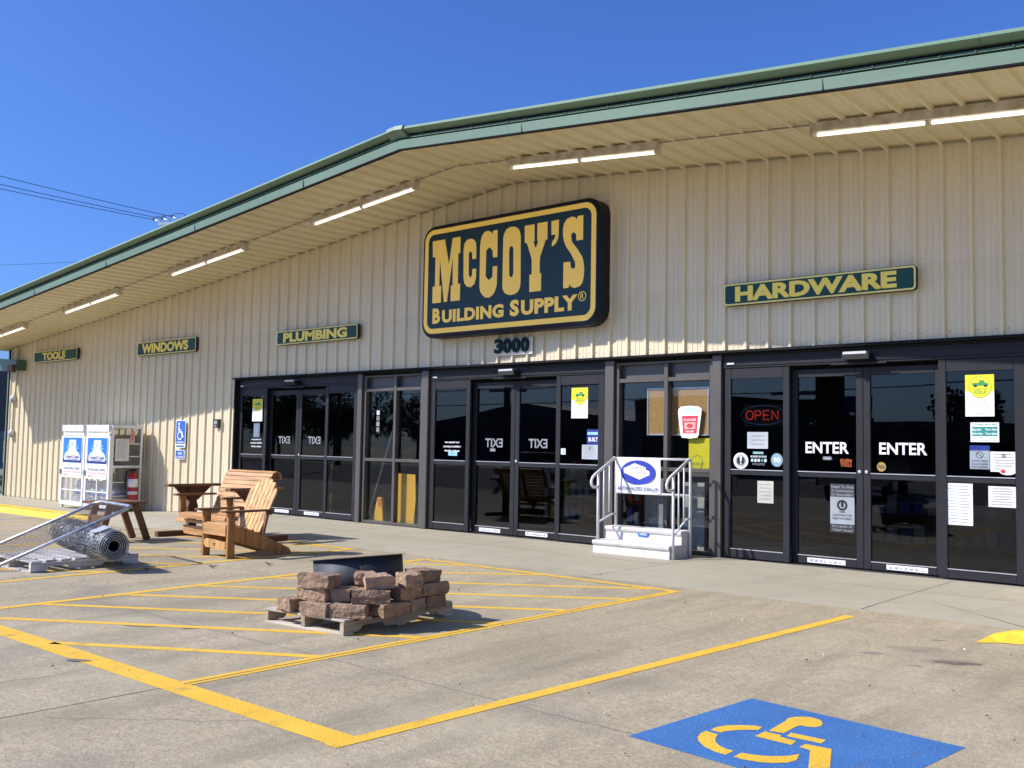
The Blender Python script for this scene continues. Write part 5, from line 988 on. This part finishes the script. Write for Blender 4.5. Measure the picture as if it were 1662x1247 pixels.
mb.wall_poly([[(-4.76, 1.13), (-4.58, 1.205), (-4.40, 1.15), (-4.40, 1.12), (-4.34, 1.10), (-4.34, 1.05), (-4.50, .985), (-4.75, 1.07)]], -.2765, m_wprint); mb.wall_text('Century', -4.66, -4.42, 1.115, 1.165, -.2775, M('banner_script', (.10, .12, .45), .5), .0); mb.wall_text('Group', -4.56, -4.38, 1.055, 1.10, -.2775, MATS['banner_script'], .0); mb.build('logo', parent=T)
mb = MB(); mb.wall_text('AUTHORIZED DEALER', -4.865, -4.20, .835, .885, -.2775, M('banner_ink', (.05, .06, .20), .6), .012); mb.build('lettering', parent=T)

# ---------------------------------------------------------------- power lines behind the roof
def cable(a, b, sag, r, label, grp='power lines crossing the sky'):
    a, b = Vector(a), Vector(b); n = 24; mb = MB(); mb.tube([a.lerp(b, i/n)+Vector((0, 0, -4*sag*(i/n)*(1-i/n))) for i in range(n+1)], r, 5, M('black_cable', (.012, .012, .016), .6)); tag(mb.build('power_line'), label, 'power line', grp)
cable((-42.18, -.92, 13.07+.25), (-39.04, 12.43, 11.93), .10, .014, 'black power line crossing the sky, uppermost of the three')
cable((-42.19, -.89, 12.57+.25), (-39.40, 12.13, 11.83), .10, .014, 'black power line crossing the sky, middle of the three')
cable((-42.20, -.88, 12.33+.25), (-39.70, 11.86, 11.78), .10, .014, 'black power line crossing the sky, lowest of the three')
cable((-104.1, 14.26, 17.1), (-78.2, 36.3, 18.6), .6, .016, 'faint thin wire crossing the sky low on the left')
T = thing('utility_pole', 'utility pole behind the roof with crossarm and white insulators', 'utility pole', (-38.6, 12.75, -.3))
mb = MB(); mb.lathe([(.16, 0), (.11, 12.0)], 10, M('weathered_pole', (.18, .13, .09), .9), Matrix.Translation((-38.55, 12.8, -.3))); mb.build('pole', parent=T)
mb = MB(); mb.bar((-39.45, 12.05, 11.56), (-38.0, 13.25, 11.66), .10, .12, m_white); mb.build('crossarm', parent=T)
for a, b in (((-39.04, 12.43, 11.93), (-38.72, 12.62, 11.80)), ((-39.40, 12.13, 11.83), (-39.02, 12.38, 11.74)), ((-39.70, 11.86, 11.78), (-39.35, 12.12, 11.66))):
    a, b = Vector(a), Vector(b); mb = MB(); mb.tube([a, a.lerp(b, .3)], .035, 8, m_black); mb.tube([a.lerp(b, .3), b], .035, 8, m_white); mb.tube([a, a+Vector((.15, .1, .12)), a+Vector((.45, .35, .16)), b+Vector((.35, .3, -.02))], .014, 5, m_black); mb.build('insulator', parent=T)

# ---------------------------------------------------------------- far left building and grass
T = thing('warehouse', 'dark grey warehouse wall seen past the left end of the store', 'building', (-64, 8, -.36))
mb = MB(); mb.box(-72, -59.9, 2, 13.9, 1.8, 5.7, M('dark_cladding', (.06, .06, .07), .6, stretch=(1, 6, 1))); mb.build('upper_wall', parent=T)
mb = MB(); mb.box(-72, -59.95, 2, 13.85, -1.2, 1.795, M('grey_masonry', (.20, .19, .18), .9)); mb.build('lower_wall', parent=T)
mb = MB(); mb.box(-72.1, -59.8, 1.9, 14, 5.7, 5.85, m_grey); mb.build('roof_edge', parent=T)
mb = MB(); mb.box(-59.89, -59.8, 6, 9.5, 2.0, 5.2, M('warehouse_door', (.02, .02, .025), .5)); mb.build('door', parent=T)
mb = MB(); mg = M('verge_grass', (.07, .10, .025), .9, var=.4, scale=30)
for _ in range(5000):
    x, y = random.uniform(-44, -27), random.uniform(-.6, 8); s_ = random.uniform(.04, .10); a = random.uniform(0, pi); z = -.36
    mb.add([(x-cos(a)*.02, y-sin(a)*.02, z), (x+cos(a)*.02, y+sin(a)*.02, z), (x+random.uniform(-.03, .03), y+random.uniform(-.03, .03), z+s_*2)], [(0, 1, 2)], mg)
tag(mb.build('grass'), 'strip of green grass at the far left past the store corner', 'grass', kind='stuff')

# ---------------------------------------------------------------- what the dark glass reflects, across the lot
leaf = [M('leaf_%s' % k, c, .7, var=.3) for k, c in (('dark', (.030, .050, .014)), ('mid', (.05, .08, .02)))]
def tree(x, y, h, label, seed, wide=1.):
    rnd = random.Random(seed); T = thing('roadside_tree', label, 'tree', (x, y, -.3), rnd.uniform(0, 6), 'trees across the road')
    mb = MB(); mb.tube([(0, 0, 0), (.1, 0, h*.3), (.0, .1, h*.6)], [.22, .16, .07], 8)
    for k in range(5): a = k*1.3; mb.tube([(0, 0, h*(.28+.05*k)), (cos(a)*h*.18*wide, sin(a)*h*.18*wide, h*(.45+.06*k))], [.09, .03], 6)
    mb.build('trunk', M('bark', (.10, .075, .055), .9), T, world=False)
    mb = MB(); cl = [(rnd.uniform(-.3, .3)*h*wide, rnd.uniform(-.3, .3)*h*wide, h*rnd.uniform(.4, .9), h*rnd.uniform(.14, .24)) for _ in range(14)]
    for _ in range(3200):
        cx, cy, cz, r_ = rnd.choice(cl); d = Vector((rnd.gauss(0, 1), rnd.gauss(0, 1), rnd.gauss(0, .8))).normalized()*r_*rnd.uniform(.6, 1.05); p = Vector((cx, cy, cz))+d; s_ = rnd.uniform(.12, .26)
        u = Vector((rnd.gauss(0, 1), rnd.gauss(0, 1), rnd.gauss(0, 1))).normalized(); v = u.orthogonal().normalized()
        mb.add([p+u*s_, p+v*s_*.6, p-u*s_, p-v*s_*.6], [(0, 1, 2, 3)], rnd.choice(leaf))
    mb.build('crown', parent=T, world=False)
for i, (x, y, h, w_) in enumerate(((-120, -62, 8.5, 1.2), (-108, -55, 7.5, 1.3), (-96, -60, 9, 1.1), (-86, -52, 7, 1.3), (-75, -60, 7.5, 1.2), (-30, -70, 6, 1.3), (-18, -66, 6.5, 1.2), (-132, -75, 10, 1.2), (-101, -50, 6.5, 1.5), (-114, -66, 9, 1.3), (-90, -64, 8.5, 1.4), (-80, -56, 6, 1.5))): tree(x, y, h, ['broad dark tree across the road, mirrored in the exit glass', 'tall dark tree across the road, mirrored in the exit glass', 'rounded dark tree across the road, mirrored in the exit glass', 'low dark tree across the road, mirrored in the exit glass', 'dark tree beside the mirrored hall roof', 'low tree behind the mirrored shop', 'low tree at the end of the mirrored shop', 'tallest dark tree far across the road', 'low spreading tree in front of the mirrored trees', 'tree in the gap between the mirrored trees', 'tall tree behind the low mirrored tree', 'short wide tree nearest the mirrored hall'][i], 40+i, w_)
def shed(name, label, x0, x1, y0, y1, h, m, gable):
    T = thing(name, label, 'building', ((x0+x1)/2, (y0+y1)/2, -.2)); mb = MB(); mb.box(x0, x1, y0, y1, -.2, h); mb.build('wall', m, T)
    mb = MB(); mb.prism([(x0-.4, h+.002), (x1+.4, h+.002), ((x0+x1)/2, h+gable)], y0-.4, y1+.4); mb.build('roof', M('dull_roof', (.10, .11, .13), .6), T)
    mb = MB()
    k = x0+2
    while k < x1-3: mb.box(k, k+2, y1+.001, y1+.05, .6, 2.4); k += 4.5
    mb.build('window', m_black, T)
shed('hall', 'low wide gabled hall across the road, mirrored in the middle doors', -72, -42, -78, -60, 3.4, M('hall_blue_wall', (.06, .08, .13), .6), 2.2)
shed('shop', 'flat long shop across the road, mirrored in the entrance doors', -36, -8, -76, -62, 3.3, M('shop_dark_wall', (.10, .09, .085), .8), .5)
shed('annex', 'small block building across the road, mirrored in the left entrance glass', -38, -28, -58, -50, 5.0, M('annex_wall', (.07, .065, .06), .8), .3)
T = thing('pylon_sign', 'tall dark pylon with a blue panel, mirrored in the entrance door', 'sign', (-14.2, -29, 0)); mb = MB(); mb.box(-14.7, -13.7, -29.3, -28.7, 0, 9, m_black); mb.build('column', parent=T); mb = MB(); mb.bbox(-13.65, -12.4, -29.2, -28.8, 3.1, 3.8, m_pdark); mb.build('panel', parent=T); mb = MB(); mb.box(-15.5, -14.75, -29.2, -28.8, 2.9, 3.7, m_frame); mb.build('side_panel', parent=T)
for x, y, l in ((-30, -26, 'utility pole across the lot, mirrored in the middle doors'), (-48, -30, 'utility pole across the lot, mirrored in the left bay window'), (-18, -34, 'utility pole across the lot, mirrored in the left entrance glass')):
    T = thing('utility_pole', l, 'utility pole', (x, y, 0), 0, 'poles across the lot'); mb = MB(); mb.lathe([(.18, 0), (.12, 11)], 8, MATS['weathered_pole']); mb.build('pole', parent=T, world=False); mb = MB(); mb.box(-1.2, 1.2, -.06, .06, 4.2, 4.35, m_grey); mb.box(-.9, .9, -.06, .06, 9.6, 9.75, m_grey); mb.build('crossarm', parent=T, world=False)
for i, z in enumerate((4.4, 5.2, 6.0)): cable((-110, -33, z+1.2), (10, -25, z+.2), 1.4, .025, 'wire across the lot mirrored in the glass, %s' % ('lowest', 'middle one', 'highest')[i], 'wires across the lot')
def truck(x, y, rz, m, label):
    T = thing('pickup_truck', label, 'pickup truck', (x, y, 0), rz, 'pickup trucks across the lot')
    mb = MB(); side = [(-2.7, .55), (-2.75, 1.05), (-1.5, 1.15), (-.75, 1.72), (.75, 1.78), (1.0, 1.2), (2.65, 1.18), (2.7, .55)]; mb.prism(side, -.93, .93); mb.build('body', m, T, world=False)
    mb = MB(); mb.prism([(-1.3, 1.18), (-.68, 1.66), (.05, 1.68), (.05, 1.18)], -.94, .94); mb.prism([(.12, 1.18), (.12, 1.68), (.68, 1.70), (.88, 1.22)], -.94, .94); mb.build('side_window', m_black, T, world=False)
    mb = MB(); mb.box(-2.82, -2.72, -.95, .95, .45, .68); mb.box(2.68, 2.80, -.95, .95, .45, .66); mb.build('bumper', m_galv, T, world=False)
    for wx in (-1.75, 1.75):
        for s in (-1, 1):
            mb = MB(); Tw = Matrix.Translation((wx, s*.80, .40)) @ Matrix.Rotation(pi/2, 4, 'X'); mb.lathe([(.30, -.13), (.40, -.10), (.40, .10), (.30, .13)], 20, None, Tw); w_ = mb.build('wheel', m_black, T, world=False); mb = MB(); mb.lathe([(.22, -.14), (.22, .14)], 14, None, Tw); mb.build('rim', m_galv, w_, world=False)
    for s in (-1, 1):
        mb = MB(); mb.box(-2.78, -2.70, s*.72-.15, s*.72+.15, .80, .98); mb.build('headlight', m_wprint, T, world=False)
truck(-8.6, -18.5, R(78), M('dark_truck_paint', (.012, .013, .018), .25), 'dark parked pickup truck, mirrored in the entrance doors')
truck(-21.5, -19.5, R(80), M('black_truck_paint', (.008, .008, .009), .25), 'black parked pickup truck, mirrored in the middle doors')
